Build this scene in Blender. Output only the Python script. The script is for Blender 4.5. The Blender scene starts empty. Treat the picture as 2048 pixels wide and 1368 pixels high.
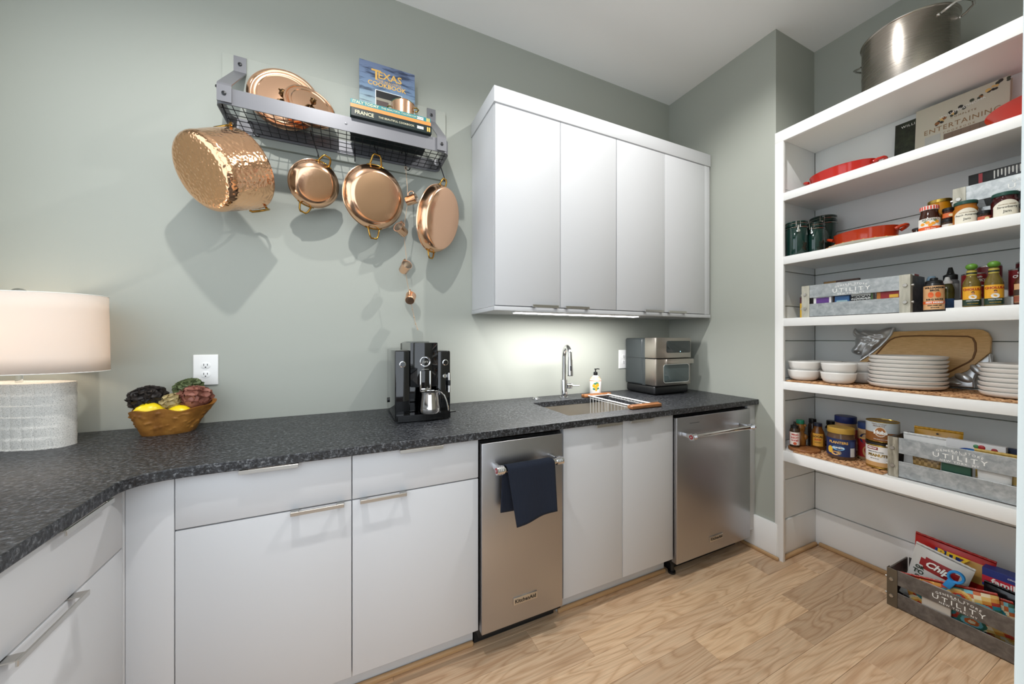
import bpy, bmesh, math, random
from mathutils import Vector, Matrix, Euler

PI = math.pi
SC = bpy.context.scene
COL = SC.collection
rnd = random.Random(7)


def rgb(h, a=1.0):
    h = h.lstrip('#')
    c = [int(h[i:i + 2], 16) / 255 for i in (0, 2, 4)]
    return tuple(x / 12.92 if x <= .04045 else ((x + .055) / 1.055) ** 2.4 for x in c) + (a,)


# ---------------------------------------------------------------- camera
cam = bpy.data.cameras.new('camera')
cam.sensor_width = 36.0
cam.lens = 714.45 / 2048 * 36.0
cam.shift_y = -6.84 / 2048
cam.clip_start = 0.02
camo = bpy.data.objects.new('camera', cam)
COL.objects.link(camo)
camo.location = (0, -1.965, 1.261)
camo.rotation_euler = (PI / 2, 0, -0.437756)
SC.camera = camo

# ---------------------------------------------------------------- world, lights, exposure
SC.view_settings.view_transform = 'Standard'
SC.view_settings.look = 'None'
SC.view_settings.exposure = 0.30
SC.view_settings.gamma = 1.0
SC.view_settings.use_curve_mapping = False
SC.cycles.max_bounces = 8
SC.cycles.diffuse_bounces = 5
SC.cycles.glossy_bounces = 4
SC.cycles.transmission_bounces = 6
SC.cycles.sample_clamp_indirect = 6.0
SC.cycles.caustics_reflective = False
SC.cycles.caustics_refractive = False

W = bpy.data.worlds.new('world')
SC.world = W
W.use_nodes = True
W.node_tree.nodes['Background'].inputs[0].default_value = (0.88, 0.96, 1.04, 1)
W.node_tree.nodes['Background'].inputs[1].default_value = 1.80


def lamp(name, kind, loc, energy, color=(1, 1, 1), rot=(0, 0, 0), **kw):
    l = bpy.data.lights.new(name, kind)
    l.energy = energy
    l.color = color
    for k, v in kw.items():
        setattr(l, k, v)
    o = bpy.data.objects.new(name, l)
    o.location = loc
    o.rotation_euler = rot
    COL.objects.link(o)
    return o


# two recessed ceiling cans (both out of frame above)
CANW = (1.0, 0.99, 0.97)
lamp('can_light', 'SPOT', (1.30, -1.16, 3.030), 52, CANW, spot_size=math.radians(155), spot_blend=0.45, shadow_soft_size=0.022)
lamp('can_light', 'SPOT', (-0.17, -1.18, 3.030), 57, CANW, spot_size=math.radians(155), spot_blend=0.45, shadow_soft_size=0.022)


# ---------------------------------------------------------------- materials
def mat(name, color, rough=0.5, metal=0.0, **kw):
    m = bpy.data.materials.new(name)
    m.use_nodes = True
    b = m.node_tree.nodes['Principled BSDF']
    c = rgb(color) if isinstance(color, str) else color
    b.inputs['Base Color'].default_value = c
    b.inputs['Roughness'].default_value = rough
    b.inputs['Metallic'].default_value = metal
    for k, v in kw.items():
        b.inputs[k.replace('_', ' ')].default_value = v
    return m


def nt(m):
    return m.node_tree, m.node_tree.nodes, m.node_tree.links, m.node_tree.nodes['Principled BSDF']


def ramp_node(N, stops):
    r = N.new('ShaderNodeValToRGB')
    e = r.color_ramp.elements
    while len(e) < len(stops):
        e.new(0.5)
    for i, (p, c) in enumerate(stops):
        e[i].position = p
        e[i].color = rgb(c) if isinstance(c, str) else c
    return r


def noise_col(m, scale, stops, detail=4, stretch=None, coord='Object', rough=.6, dist=0.0):
    t, N, L, b = nt(m)
    tc = N.new('ShaderNodeTexCoord')
    mp = N.new('ShaderNodeMapping')
    n = N.new('ShaderNodeTexNoise')
    n.inputs['Scale'].default_value = scale
    n.inputs['Detail'].default_value = detail
    n.inputs['Roughness'].default_value = rough
    n.inputs['Distortion'].default_value = dist
    if stretch:
        mp.inputs['Scale'].default_value = stretch
    r = ramp_node(N, stops)
    L.new(tc.outputs[coord], mp.inputs[0])
    L.new(mp.outputs[0], n.inputs['Vector'])
    L.new(n.outputs['Fac'], r.inputs[0])
    L.new(r.outputs[0], b.inputs['Base Color'])
    return n, r, mp


def bump(m, scale, strength, dist=0.001, kind='noise', stretch=None, detail=3):
    t, N, L, b = nt(m)
    tc = N.new('ShaderNodeTexCoord')
    mp = N.new('ShaderNodeMapping')
    if stretch:
        mp.inputs['Scale'].default_value = stretch
    if kind == 'noise':
        n = N.new('ShaderNodeTexNoise')
        n.inputs['Detail'].default_value = detail
        out = n.outputs['Fac']
    elif kind == 'voronoi':
        n = N.new('ShaderNodeTexVoronoi')
        n.feature = 'SMOOTH_F1'
        out = n.outputs['Distance']
    n.inputs['Scale'].default_value = scale
    bp = N.new('ShaderNodeBump')
    bp.inputs['Strength'].default_value = strength
    bp.inputs['Distance'].default_value = dist
    L.new(tc.outputs['Object'], mp.inputs[0])
    L.new(mp.outputs[0], n.inputs['Vector'])
    L.new(out, bp.inputs['Height'])
    L.new(bp.outputs[0], b.inputs['Normal'])
    return m


M_SAGE = bump(mat('sage_paint', '#a8aba2', .62), 260, .12, .0006)
M_CEIL = mat('ceiling_paint', '#f7f6f5', .8)
M_WHITE = mat('white_lacquer', '#cacbcd', .55, Specular_IOR_Level=.3)
M_TRIM = mat('white_trim_paint', '#efefee', .42)
M_JAMB = mat('jamb_paint', '#ccd2cf', .5)
M_SHELFW = mat('white_shelf_paint', '#eeeeec', .38)
M_BACKW = mat('pale_panel_paint', '#ecefef', .38)
M_DARK = mat('dark_void', '#0b0b0c', .7)
M_NICKEL = mat('brushed_nickel', '#c9c6c0', .28, 1.0)
M_CHROME = mat('chrome', '#d9d9da', .08, 1.0)
M_STEEL = mat('stainless_steel', '#b3aca4', .30, 1.0)
M_STEEL2 = mat('satin_steel', '#b6b4b0', .34, 1.0)
M_MIRROR = mat('polished_steel', '#cfccc8', .07, 1.0)
M_ALU = bump(mat('cast_aluminium', '#b9bbbd', .20, 1.0), 60, .3, .002)
M_ALUS = mat('cast_aluminium_smooth', '#cfd1d3', .33, .8)
M_BLACKGLOSS = mat('black_piano_plastic', '#08090b', .06, Coat_Weight=.5)
M_BLACK = mat('black_plastic', '#101113', .38)
M_DKGLASS = mat('dark_glass', '#2a3030', .05, Specular_IOR_Level=.7)
M_GREYPLASTIC = mat('charcoal_plastic', '#3a3f40', .10)
M_COPPER = mat('copper', '#f7c6a2', .15, 1.0)
M_COPPERH = bump(mat('hammered_copper', '#f4c197', .16, 1.0), 88, .42, .005, 'voronoi')
M_COPPERF = bump(mat('lightly_hammered_copper', '#f8c8a4', .19, 1.0), 90, .05, .003, 'voronoi')
M_TIN = mat('tin_lining', '#d8cfc4', .34, .9)
M_BRASS = mat('brass', '#b58d45', .22, 1.0)
M_BRONZE = mat('dark_bronze', '#6e5335', .35, 1.0)
M_RACK = bump(mat('graphite_powdercoat', '#7b7b7f', .42, .35), 900, .15, .0004)
M_WIREBLK = mat('black_wire', '#17171a', .4, .4)
M_HANDWOOD = mat('acacia_handle', '#8a5630', .5)
M_NAVY = bump(mat('navy_towel', '#0d1626', .95), 260, .6, .003, stretch=(1, .06, .06))
M_PAPER = mat('paper', '#e9e6de', .8)
M_LETW = mat('white_print', '#f2f2ee', .6)
M_LETK = mat('black_print', '#141414', .6)
M_LETRED = mat('red_print', '#b3221f', .6)
M_LETGOLD = mat('gold_print', '#e6b45a', .5)
M_LETBROWN = mat('brown_print', '#8a6a45', .6)
M_LETYEL = mat('yellow_print', '#f2c52e', .6)
M_CERAMIC = mat('white_glazed_ceramic', '#eceae6', .14)
M_GREENGL = mat('green_glaze', '#12302a', .07, Coat_Weight=.4)
M_RED = mat('red_glaze', '#b8281f', .12)
M_TERRA = mat('terracotta_glaze', '#b23a1c', .10)
M_CREAM = mat('cream_glaze', '#d8d2b4', .2)
M_RUBBER = mat('dark_rubber', '#1a1a1a', .7)
M_ROPE = mat('twine', '#c4a68a', .9)
M_PLUGW = mat('white_plastic', '#eeeeec', .3)
M_SHOE = mat('oak_shoe_moulding', '#b8946a', .5)
M_TOE = mat('toe_kick_grey', '#c9cbcd', .45)


def glass(name, color, rough=.03, ior=1.45):
    m = mat(name, color, rough)
    b = m.node_tree.nodes['Principled BSDF']
    b.inputs['Transmission Weight'].default_value = 1.0
    b.inputs['IOR'].default_value = ior
    return m


M_GLASS = glass('clear_glass', '#f3f5f3')

# brushed fronts: fine vertical streaks in roughness
def brushed(name, color, rough, stretch):
    m = mat(name, color, rough, 1.0)
    t, N, L, b = nt(m)
    tc = N.new('ShaderNodeTexCoord'); mp = N.new('ShaderNodeMapping'); n = N.new('ShaderNodeTexNoise')
    mp.inputs['Scale'].default_value = stretch
    n.inputs['Scale'].default_value = 1.0; n.inputs['Detail'].default_value = 3
    mr = N.new('ShaderNodeMapRange')
    mr.inputs['To Min'].default_value = rough - .07; mr.inputs['To Max'].default_value = rough + .09
    bp = N.new('ShaderNodeBump'); bp.inputs['Strength'].default_value = .02; bp.inputs['Distance'].default_value = .0003
    L.new(tc.outputs['Object'], mp.inputs[0]); L.new(mp.outputs[0], n.inputs['Vector'])
    L.new(n.outputs['Fac'], mr.inputs['Value']); L.new(mr.outputs[0], b.inputs['Roughness'])
    L.new(n.outputs['Fac'], bp.inputs['Height']); L.new(bp.outputs[0], b.inputs['Normal'])
    return m


M_FRIDGE = brushed('brushed_stainless', '#b2b1b3', .34, (420, 420, 3))
M_POTSTEEL = brushed('brushed_pot_steel', '#b4aca3', .25, (3, 3, 500))
M_SINK = brushed('brushed_sink_steel', '#c4bfb6', .36, (300, 300, 6))

# granite
M_GRANITE = mat('leathered_granite', '#303236', .36)
def _granite():
    t, N, L, b = nt(M_GRANITE)
    tc = N.new('ShaderNodeTexCoord')
    n1 = N.new('ShaderNodeTexNoise'); n1.inputs['Scale'].default_value = 105; n1.inputs['Detail'].default_value = 6; n1.inputs['Roughness'].default_value = .75
    r = ramp_node(N, [(.38, '#08090b'), (.48, '#1d1e21'), (.555, '#3a3c40'), (.66, '#76797b')])
    n2 = N.new('ShaderNodeTexNoise'); n2.inputs['Scale'].default_value = 48; n2.inputs['Detail'].default_value = 4
    mp = N.new('ShaderNodeMapping'); mp.inputs['Scale'].default_value = (1, 2.6, 1)
    bp = N.new('ShaderNodeBump'); bp.inputs['Strength'].default_value = .55; bp.inputs['Distance'].default_value = .0030
    mr = N.new('ShaderNodeMapRange'); mr.inputs['To Min'].default_value = .22; mr.inputs['To Max'].default_value = .48
    ad = N.new('ShaderNodeMath'); ad.operation = 'ADD'
    L.new(tc.outputs['Object'], n1.inputs['Vector']); L.new(tc.outputs['Object'], mp.inputs[0]); L.new(mp.outputs[0], n2.inputs['Vector'])
    L.new(n1.outputs['Fac'], r.inputs[0]); L.new(r.outputs[0], b.inputs['Base Color'])
    L.new(n1.outputs['Fac'], ad.inputs[0]); L.new(n2.outputs['Fac'], ad.inputs[1])
    L.new(ad.outputs[0], bp.inputs['Height']); L.new(bp.outputs[0], b.inputs['Normal'])
    L.new(n2.outputs['Fac'], mr.inputs['Value']); L.new(mr.outputs[0], b.inputs['Roughness'])
_granite()

# oak planks: per-plank tone through object random, cathedral grain through distorted bands
M_OAK = mat('oak_plank', '#b28a60', .42)
def _oak():
    t, N, L, b = nt(M_OAK)
    tc = N.new('ShaderNodeTexCoord'); oi = N.new('ShaderNodeObjectInfo')
    mp = N.new('ShaderNodeMapping'); mp.inputs['Scale'].default_value = (1.3, 9.0, 1)
    off = N.new('ShaderNodeVectorMath'); off.operation = 'SCALE'; off.inputs[0].default_value = (37, 23, 11)
    add = N.new('ShaderNodeVectorMath'); add.operation = 'ADD'
    n = N.new('ShaderNodeTexNoise'); n.inputs['Scale'].default_value = 1.3; n.inputs['Detail'].default_value = 1.5; n.inputs['Distortion'].default_value = .6
    mul = N.new('ShaderNodeMath'); mul.operation = 'MULTIPLY'; mul.inputs[1].default_value = 18
    fr = N.new('ShaderNodeMath'); fr.operation = 'PINGPONG'; fr.inputs[1].default_value = 1.0
    mp2 = N.new('ShaderNodeMapping'); mp2.inputs['Scale'].default_value = (6, 220, 1)
    n2 = N.new('ShaderNodeTexNoise'); n2.inputs['Scale'].default_value = 1.0; n2.inputs['Detail'].default_value = 3
    g = ramp_node(N, [(0, '#e0c2a2'), (.6, '#dab998'), (1, '#c9a583')])
    f = ramp_node(N, [(.30, (.80, .78, .76, 1)), (.62, (1, 1, 1, 1))])
    tone = ramp_node(N, [(0, (.80, .77, .74, 1)), (.35, (.97, .95, .92, 1)), (.7, (1.06, 1.04, 1.0, 1)), (1, (1.16, 1.12, 1.03, 1))])
    m1 = N.new('ShaderNodeMix'); m1.data_type = 'RGBA'; m1.blend_type = 'MULTIPLY'; m1.inputs[0].default_value = 1
    m2 = N.new('ShaderNodeMix'); m2.data_type = 'RGBA'; m2.blend_type = 'MULTIPLY'; m2.inputs[0].default_value = 1
    L.new(oi.outputs['Random'], off.inputs['Scale']); L.new(tc.outputs['Object'], add.inputs[0]); L.new(off.outputs[0], add.inputs[1])
    L.new(add.outputs[0], mp.inputs[0]); L.new(mp.outputs[0], n.inputs['Vector']); L.new(n.outputs['Fac'], mul.inputs[0]); L.new(mul.outputs[0], fr.inputs[0])
    L.new(fr.outputs[0], g.inputs[0]); L.new(add.outputs[0], mp2.inputs[0]); L.new(mp2.outputs[0], n2.inputs['Vector']); L.new(n2.outputs['Fac'], f.inputs[0])
    L.new(g.outputs[0], m1.inputs[6]); L.new(f.outputs[0], m1.inputs[7])
    L.new(oi.outputs['Random'], tone.inputs[0]); L.new(m1.outputs[2], m2.inputs[6]); L.new(tone.outputs[0], m2.inputs[7])
    L.new(m2.outputs[2], b.inputs['Base Color'])
_oak()

def woodmat(name, stops, stretch, rough=.45, scale=1.0):
    m = mat(name, stops[0][1], rough)
    noise_col(m, scale, stops, 5, stretch, dist=.8)
    return m

M_BOARD = woodmat('cutting_board_wood', [(.3, '#cc9f62'), (.55, '#deb478'), (.75, '#e9c48c')], (30, 6, 260))
M_HANDWOOD = woodmat('acacia_wood', [(.3, '#6f4223'), (.6, '#99653a'), (.8, '#b07c4c')], (18, 160, 160))
M_BOWLWOOD = mat('carved_burl_wood', '#8a5a26', .38)
noise_col(M_BOWLWOOD, 14, [(.3, '#6d4117'), (.55, '#99672c'), (.8, '#b98743')], 5)
M_GALV = mat('galvanised_metal', '#a9aeb0', .42, .55)
noise_col(M_GALV, 44, [(.3, '#92989b'), (.5, '#a8adaf'), (.7, '#bfc3c4')], 6, dist=.4)
M_GALVD = mat('dark_galvanised_metal', '#6d6864', .45, .5)
noise_col(M_GALVD, 38, [(.3, '#5b5652'), (.5, '#6c6763'), (.7, '#7e7974')], 6, dist=.4)
M_WEATHER = woodmat('weathered_post_wood', [(.3, '#5b5548'), (.5, '#8d8676'), (.75, '#bdb8a8')], (90, 90, 9), .7)
M_WEATHERL = woodmat('pale_post_metal', [(.3, '#a19e90'), (.55, '#b9b6a8'), (.75, '#cfccbf')], (60, 60, 9), .5)
M_RATTAN = mat('woven_fibre', '#a26d3c', .75)
noise_col(M_RATTAN, 60, [(.3, '#80583a'), (.5, '#bb8d62'), (.72, '#dcb68c')], 4)
M_LAMPCER = mat('speckled_plaster', '#cfccc5', .85)
noise_col(M_LAMPCER, 420, [(.30, '#8f8d88'), (.42, '#c9c6bf'), (.6, '#d9d6cf')], 2)
M_FINIAL = M_NICKEL
# ---------------------------------------------------------------- geometry helpers
class MB:
    """collects shapes and links them as ONE mesh object"""
    def __init__(self):
        self.v, self.f, self.m, self.mats = [], [], [], []

    def mi(self, m):
        if m not in self.mats:
            self.mats.append(m)
        return self.mats.index(m)

    def add(self, vs, fs, m, M=None):
        o = len(self.v)
        self.v += [tuple(M @ Vector(p)) if M else tuple(p) for p in vs]
        k = self.mi(m)
        for f in fs:
            self.f.append([i + o for i in f]); self.m.append(k)
        return self

    def bm(self, b, m, M=None):
        b.verts.ensure_lookup_table()
        b.verts.index_update()
        return self.add([v.co.copy() for v in b.verts], [[v.index for v in f.verts] for f in b.faces], m, M)

    def box(self, x0, x1, y0, y1, z0, z1, m, bev=0, seg=2, M=None):
        b = bmesh.new()
        bmesh.ops.create_cube(b, size=1)
        bmesh.ops.scale(b, vec=(x1 - x0, y1 - y0, z1 - z0), verts=b.verts)
        bmesh.ops.translate(b, vec=((x0 + x1) / 2, (y0 + y1) / 2, (z0 + z1) / 2), verts=b.verts)
        if bev:
            bmesh.ops.bevel(b, geom=b.edges[:], offset=bev, segments=seg, profile=.5, affect='EDGES')
        self.bm(b, m, M); b.free()
        return self

    def lathe(self, prof, m, seg=40, M=None, cap=True, sx=1.0, sy=1.0):
        """prof [(r,z)..] revolved around z; r=0 ends close the surface"""
        vs, fs, rings = [], [], []
        for r, z in prof:
            if r < 1e-6:
                rings.append([len(vs)]); vs.append((0, 0, z))
            else:
                rings.append(list(range(len(vs), len(vs) + seg)))
                vs += [(r * math.cos(2 * PI * k / seg) * sx, r * math.sin(2 * PI * k / seg) * sy, z) for k in range(seg)]
        for a, b in zip(rings, rings[1:]):
            for k in range(seg):
                q = (k + 1) % seg
                if len(a) == 1 and len(b) == 1: continue
                if len(a) == 1: fs.append([a[0], b[q], b[k]])
                elif len(b) == 1: fs.append([a[k], a[q], b[0]])
                else: fs.append([a[k], a[q], b[q], b[k]])
        if cap:
            if len(rings[0]) > 1: fs.append(rings[0][::-1])
            if len(rings[-1]) > 1: fs.append(rings[-1])
        return self.add(vs, fs, m, M)

    def cyl(self, p0, p1, r, m, seg=16, r2=None):
        p0, p1 = Vector(p0), Vector(p1)
        d = p1 - p0
        M = Matrix.Translation(p0) @ d.to_track_quat('Z', 'Y').to_matrix().to_4x4()
        return self.lathe([(r, 0), (r if r2 is None else r2, d.length)], m, seg, M)

    def tube(self, pts, r, m, seg=8, closed=False, flat=None):
        """round (or flat = (half width, half height)) bar swept along points"""
        pts = [Vector(p) for p in pts]
        n = len(pts)
        tang = []
        for i in range(n):
            a = pts[(i - 1) % n] if closed or i else pts[0]
            b = pts[(i + 1) % n] if closed or i < n - 1 else pts[-1]
            tang.append((b - a).normalized())
        ref = Vector((0, 0, 1)) if abs(tang[0].z) < .9 else Vector((1, 0, 0))
        nrm = (ref - tang[0] * ref.dot(tang[0])).normalized()
        vs, fs = [], []
        for i in range(n):
            nrm = (nrm - tang[i] * nrm.dot(tang[i])).normalized()
            bi = tang[i].cross(nrm)
            rr = r[i] if isinstance(r, (list, tuple)) else r
            for k in range(seg):
                a = 2 * PI * k / seg + PI / seg
                vs.append(pts[i] + nrm * math.cos(a) * rr + bi * math.sin(a) * rr)
        for i in range(n if closed else n - 1):
            j = (i + 1) % n
            for k in range(seg):
                q = (k + 1) % seg
                fs.append([i * seg + k, i * seg + q, j * seg + q, j * seg + k])
        if not closed:
            fs.append(list(range(seg))[::-1]); fs.append([(n - 1) * seg + k for k in range(seg)])
        return self.add(vs, fs, m)

    def prism(self, poly, z0, z1, m, M=None, bev=0):
        n = len(poly)
        if bev:
            b = bmesh.new()
            lo = [b.verts.new((x, y, z0)) for x, y in poly]
            f = b.faces.new(lo)
            e = bmesh.ops.extrude_face_region(b, geom=[f])
            up = [g for g in e['geom'] if isinstance(g, bmesh.types.BMVert)]
            bmesh.ops.translate(b, vec=(0, 0, z1 - z0), verts=up)
            bmesh.ops.recalc_face_normals(b, faces=b.faces[:])
            b.normal_update()
            ed = [x for x in b.edges if abs(x.verts[0].co.z - x.verts[1].co.z) < 1e-6]
            bmesh.ops.bevel(b, geom=ed, offset=bev, segments=2, profile=.5, affect='EDGES')
            self.bm(b, m, M); b.free()
            return self
        vs = [(x, y, z0) for x, y in poly] + [(x, y, z1) for x, y in poly]
        fs = [list(range(n))[::-1], list(range(n, 2 * n))] + [[i, (i + 1) % n, n + (i + 1) % n, n + i] for i in range(n)]
        return self.add(vs, fs, m, M)

    def grid(self, fn, nu, nv, m, M=None, cu=False, cv=False):
        vs = [fn(i / (nu if cu else nu - 1), j / (nv if cv else nv - 1)) for i in range(nu) for j in range(nv)]
        fs = []
        for i in range(nu if cu else nu - 1):
            for j in range(nv if cv else nv - 1):
                a, b = (i + 1) % nu, (j + 1) % nv
                fs.append([i * nv + j, a * nv + j, a * nv + b, i * nv + b])
        return self.add(vs, fs, m, M)

    def ball(self, c, r, m, seg=16, sz=1.0, sx=1.0, sy=1.0, M=None):
        p = [(r * math.sin(PI * k / (seg // 2)), -r * math.cos(PI * k / (seg // 2)) * sz) for k in range(seg // 2 + 1)]
        p[0] = (0, p[0][1]); p[-1] = (0, p[-1][1])
        T = Matrix.Translation(Vector(c))
        return self.lathe(p, m, seg, (M @ T) if M else T, sx=sx, sy=sy)

    def build(self, name, parent=None, loc=(0, 0, 0), rot=(0, 0, 0), smooth=35, label=None, kind=None, fix=True):
        me = bpy.data.meshes.new(name)
        me.from_pydata(self.v, [], self.f)
        for m in self.mats: me.materials.append(m)
        me.polygons.foreach_set('material_index', self.m)
        if fix:
            b = bmesh.new(); b.from_mesh(me)
            bmesh.ops.recalc_face_normals(b, faces=b.faces[:])
            b.to_mesh(me); b.free()
        if smooth:
            me.polygons.foreach_set('use_smooth', [True] * len(me.polygons))
            me.set_sharp_from_angle(angle=math.radians(smooth))
        me.update()
        o = bpy.data.objects.new(name, me)
        COL.objects.link(o)
        o.location = loc
        o.rotation_euler = rot
        if parent: o.parent = parent
        if label: o['label'] = label
        if kind: o['kind'] = kind
        return o


def thing(name, label, cat, loc=(0, 0, 0), rot=(0, 0, 0), group=None):
    o = bpy.data.objects.new(name, None)
    o.empty_display_size = .05
    COL.objects.link(o)
    o.location = loc
    o.rotation_euler = rot if isinstance(rot, (tuple, list)) else (0, 0, rot)
    o['label'] = label
    o['category'] = cat
    if group: o['group'] = group
    return o


def tag(o, label, cat, group=None):
    o['label'] = label
    o['category'] = cat
    if group: o['group'] = group
    return o


def struct(name, b, **kw):
    o = b.build(name, **kw)
    if not kw.get('parent'): o['kind'] = 'structure'
    return o


def dup(root, loc=None, rot=None, label=None, group=None):
    def cp(o, parent):
        c = o.copy(); COL.objects.link(c)
        if parent: c.parent = parent
        return c
    r = cp(root, None)
    if loc is not None: r.location = loc
    if rot is not None: r.rotation_euler = rot if isinstance(rot, (tuple, list)) else (0, 0, rot)
    if label: r['label'] = label
    if group: r['group'] = group
    kids = {}
    for o in list(bpy.data.objects):
        kids.setdefault(o.parent, []).append(o)
    for ch in kids.get(root, []):
        c = cp(ch, r)
        for g in kids.get(ch, []): cp(g, c)
    return r


def textmesh(s, size, m, extrude=0.0004, xs=1.0, space=1.0, shear=0.0, bold=0.0, align='CENTER'):
    """letters as geometry: list of verts in the x,y plane, z out"""
    c = bpy.data.curves.new('letters', 'FONT')
    c.body = s; c.size = size; c.align_x = align; c.align_y = 'CENTER'
    c.space_character = space; c.shear = shear; c.extrude = extrude; c.offset = bold; c.resolution_u = 2
    o = bpy.data.objects.new('letters', c)
    COL.objects.link(o)
    bpy.context.view_layer.update()
    me = o.to_mesh()
    vs = [(v.co.x * xs, v.co.y, v.co.z) for v in me.vertices]
    fs = [list(p.vertices) for p in me.polygons]
    o.to_mesh_clear()
    bpy.data.objects.remove(o); bpy.data.curves.remove(c)
    return vs, fs


def text(parent, s, size, m, loc, rot, wrap=None, arc=None, name='lettering', **kw):
    """flat text facing +z of its frame; wrap = radius bends it around the frame's y axis; arc = radius bends the baseline up"""
    b = MB()
    for line in (s if isinstance(s, list) else [(s, 0, 1.0, m)]):
        t, dy, k, mm = line
        vs, fs = textmesh(t, size * k, mm, **kw)
        if arc:
            vs = [((arc + y) * math.sin(x / arc), (arc + y) * math.cos(x / arc) - arc, z) for x, y, z in vs]
        vs = [(x, y + dy, z) for x, y, z in vs]
        if wrap:
            vs = [((wrap + z) * math.sin(x / wrap), y, (wrap + z) * math.cos(x / wrap) - wrap) for x, y, z in vs]
        b.add(vs, fs, mm)
    return b.build(name, parent, loc, rot, smooth=0, fix=False)


def rrect(x0, x1, y0, y1, r, n=6):
    out = []
    for cx, cy, a in ((x1 - r, y1 - r, 0), (x0 + r, y1 - r, 90), (x0 + r, y0 + r, 180), (x1 - r, y0 + r, 270)):
        for k in range(n + 1):
            t = math.radians(a + 90 * k / n)
            out.append((cx + r * math.cos(t), cy + r * math.sin(t)))
    return out


def wrap_band(b, r, z0, z1, a0, a1, m, off=.0006, n=14, sx=1.0, top=None):
    """label: a thin curved sheet with thickness on a cylinder of radius r between two angles (radians), front = -y"""
    R1 = r + off
    vs, fs = [], []
    for k in range(n + 1):
        a = a0 + (a1 - a0) * k / n
        zt = z1 if not top else z1 + top(k / n)
        for R in (r - .0005, R1):
            vs += [(R * math.sin(a), -R * math.cos(a), z0), (R * math.sin(a), -R * math.cos(a), zt)]
    for k in range(n):
        i, j = 4 * k, 4 * k + 4
        fs += [[i + 2, j + 2, j + 3, i + 3], [i, i + 1, j + 1, j], [i + 1, i + 3, j + 3, j + 1], [i, j, j + 2, i + 2]]
    fs += [[0, 2, 3, 1], [4 * n, 4 * n + 1, 4 * n + 3, 4 * n + 2]]
    b.add(vs, fs, m)
    return b


FRONT = (PI / 2, 0, 0)           # text on a face looking to -y
RFRONT = (PI / 2, 0, -PI / 2)    # text on a face looking to -x (the pantry fronts)
# ================================================================ SETTING
XL, XR, XN = -1.26, 2.247, 2.65
YF, ZC = -1.885, 3.044
YE = -0.747            # end of the right wall, start of the niche
b = MB(); b.box(XL - .1, XN + .1, 0, .1, -.05, ZC + .05, M_SAGE); struct('wall_back', b)
b = MB(); b.box(XR, XN + .1, YE, 0, -.05, ZC + .05, M_SAGE); struct('wall_right', b)
b = MB(); b.box(XN, XN + .1, YF - .2, YE, -.05, ZC + .05, M_SAGE); struct('wall_niche', b)
b = MB()
WY0, WY1, WZ0, WZ1 = -1.82, -.45, 1.02, 2.74
b.box(XL - .1, XL, WY1, 0, -.05, ZC + .05, M_SAGE); b.box(XL - .1, XL, YF - .2, WY0, -.05, ZC + .05, M_SAGE)
b.box(XL - .1, XL, WY0, WY1, -.05, WZ0, M_SAGE); b.box(XL - .1, XL, WY0, WY1, WZ1, ZC + .05, M_SAGE)
struct('wall_left', b)
# unseen window opening over the left counter, added to bring daylight onto the shelves
b = MB(); ym = (WY0 + WY1) / 2
for y0, y1, z0, z1 in ((WY0, WY0 + .045, WZ0, WZ1), (WY1 - .045, WY1, WZ0, WZ1), (WY0 + .045, WY1 - .045, WZ0, WZ0 + .045), (WY0 + .045, WY1 - .045, WZ1 - .045, WZ1), (ym - .015, ym + .015, WZ0 + .045, WZ1 - .045)): b.box(XL - .08, XL - .03, y0, y1, z0, z1, M_TRIM)
o = struct('added_window_1', b)
b = MB(); b.box(XL - .029, XL + .03, WY0 - .02, WY1 + .02, WZ0 - .03, WZ0 - .001, M_TRIM, .003); b.build('added_window_sill', o)
b = MB()
b.box(.57, XN + .1, YF - .12, YF, -.05, ZC + .05, M_SAGE)
b.box(XL - .1, .60, YF - .12, YF, 2.76, ZC + .05, M_SAGE)
struct('wall_front', b)
b = MB(); b.box(XL - .1, XN + .1, YF - .2, .1, ZC, ZC + .1, M_CEIL); struct('ceiling', b)

# door casing beside the camera: right jamb with its slightly out-of-plumb casing
b = MB()
def leanbox(x0, x1, y0, y1, lean):
    vs = [(x + (lean if z else 0), y, z) for z in (0, 2.67) for x, y in ((x0, y0), (x1, y0), (x1, y1), (x0, y1))]
    b.add(vs, [[3, 2, 1, 0], [4, 5, 6, 7], [0, 1, 5, 4], [1, 2, 6, 5], [2, 3, 7, 6], [3, 0, 4, 7]], M_JAMB)
leanbox(.488, .585, YF, YF + .017, .120)
leanbox(.478, .535, YF - .12, YF - .001, .120)
struct('trim_1', b)
b = MB(); b.box(XL, .665, YF, YF + .017, 2.67, 2.77, M_TRIM, .002); b.box(XL, .60, YF - .12, YF - .001, 2.73, 2.759, M_TRIM)
struct('trim_2', b)

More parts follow.
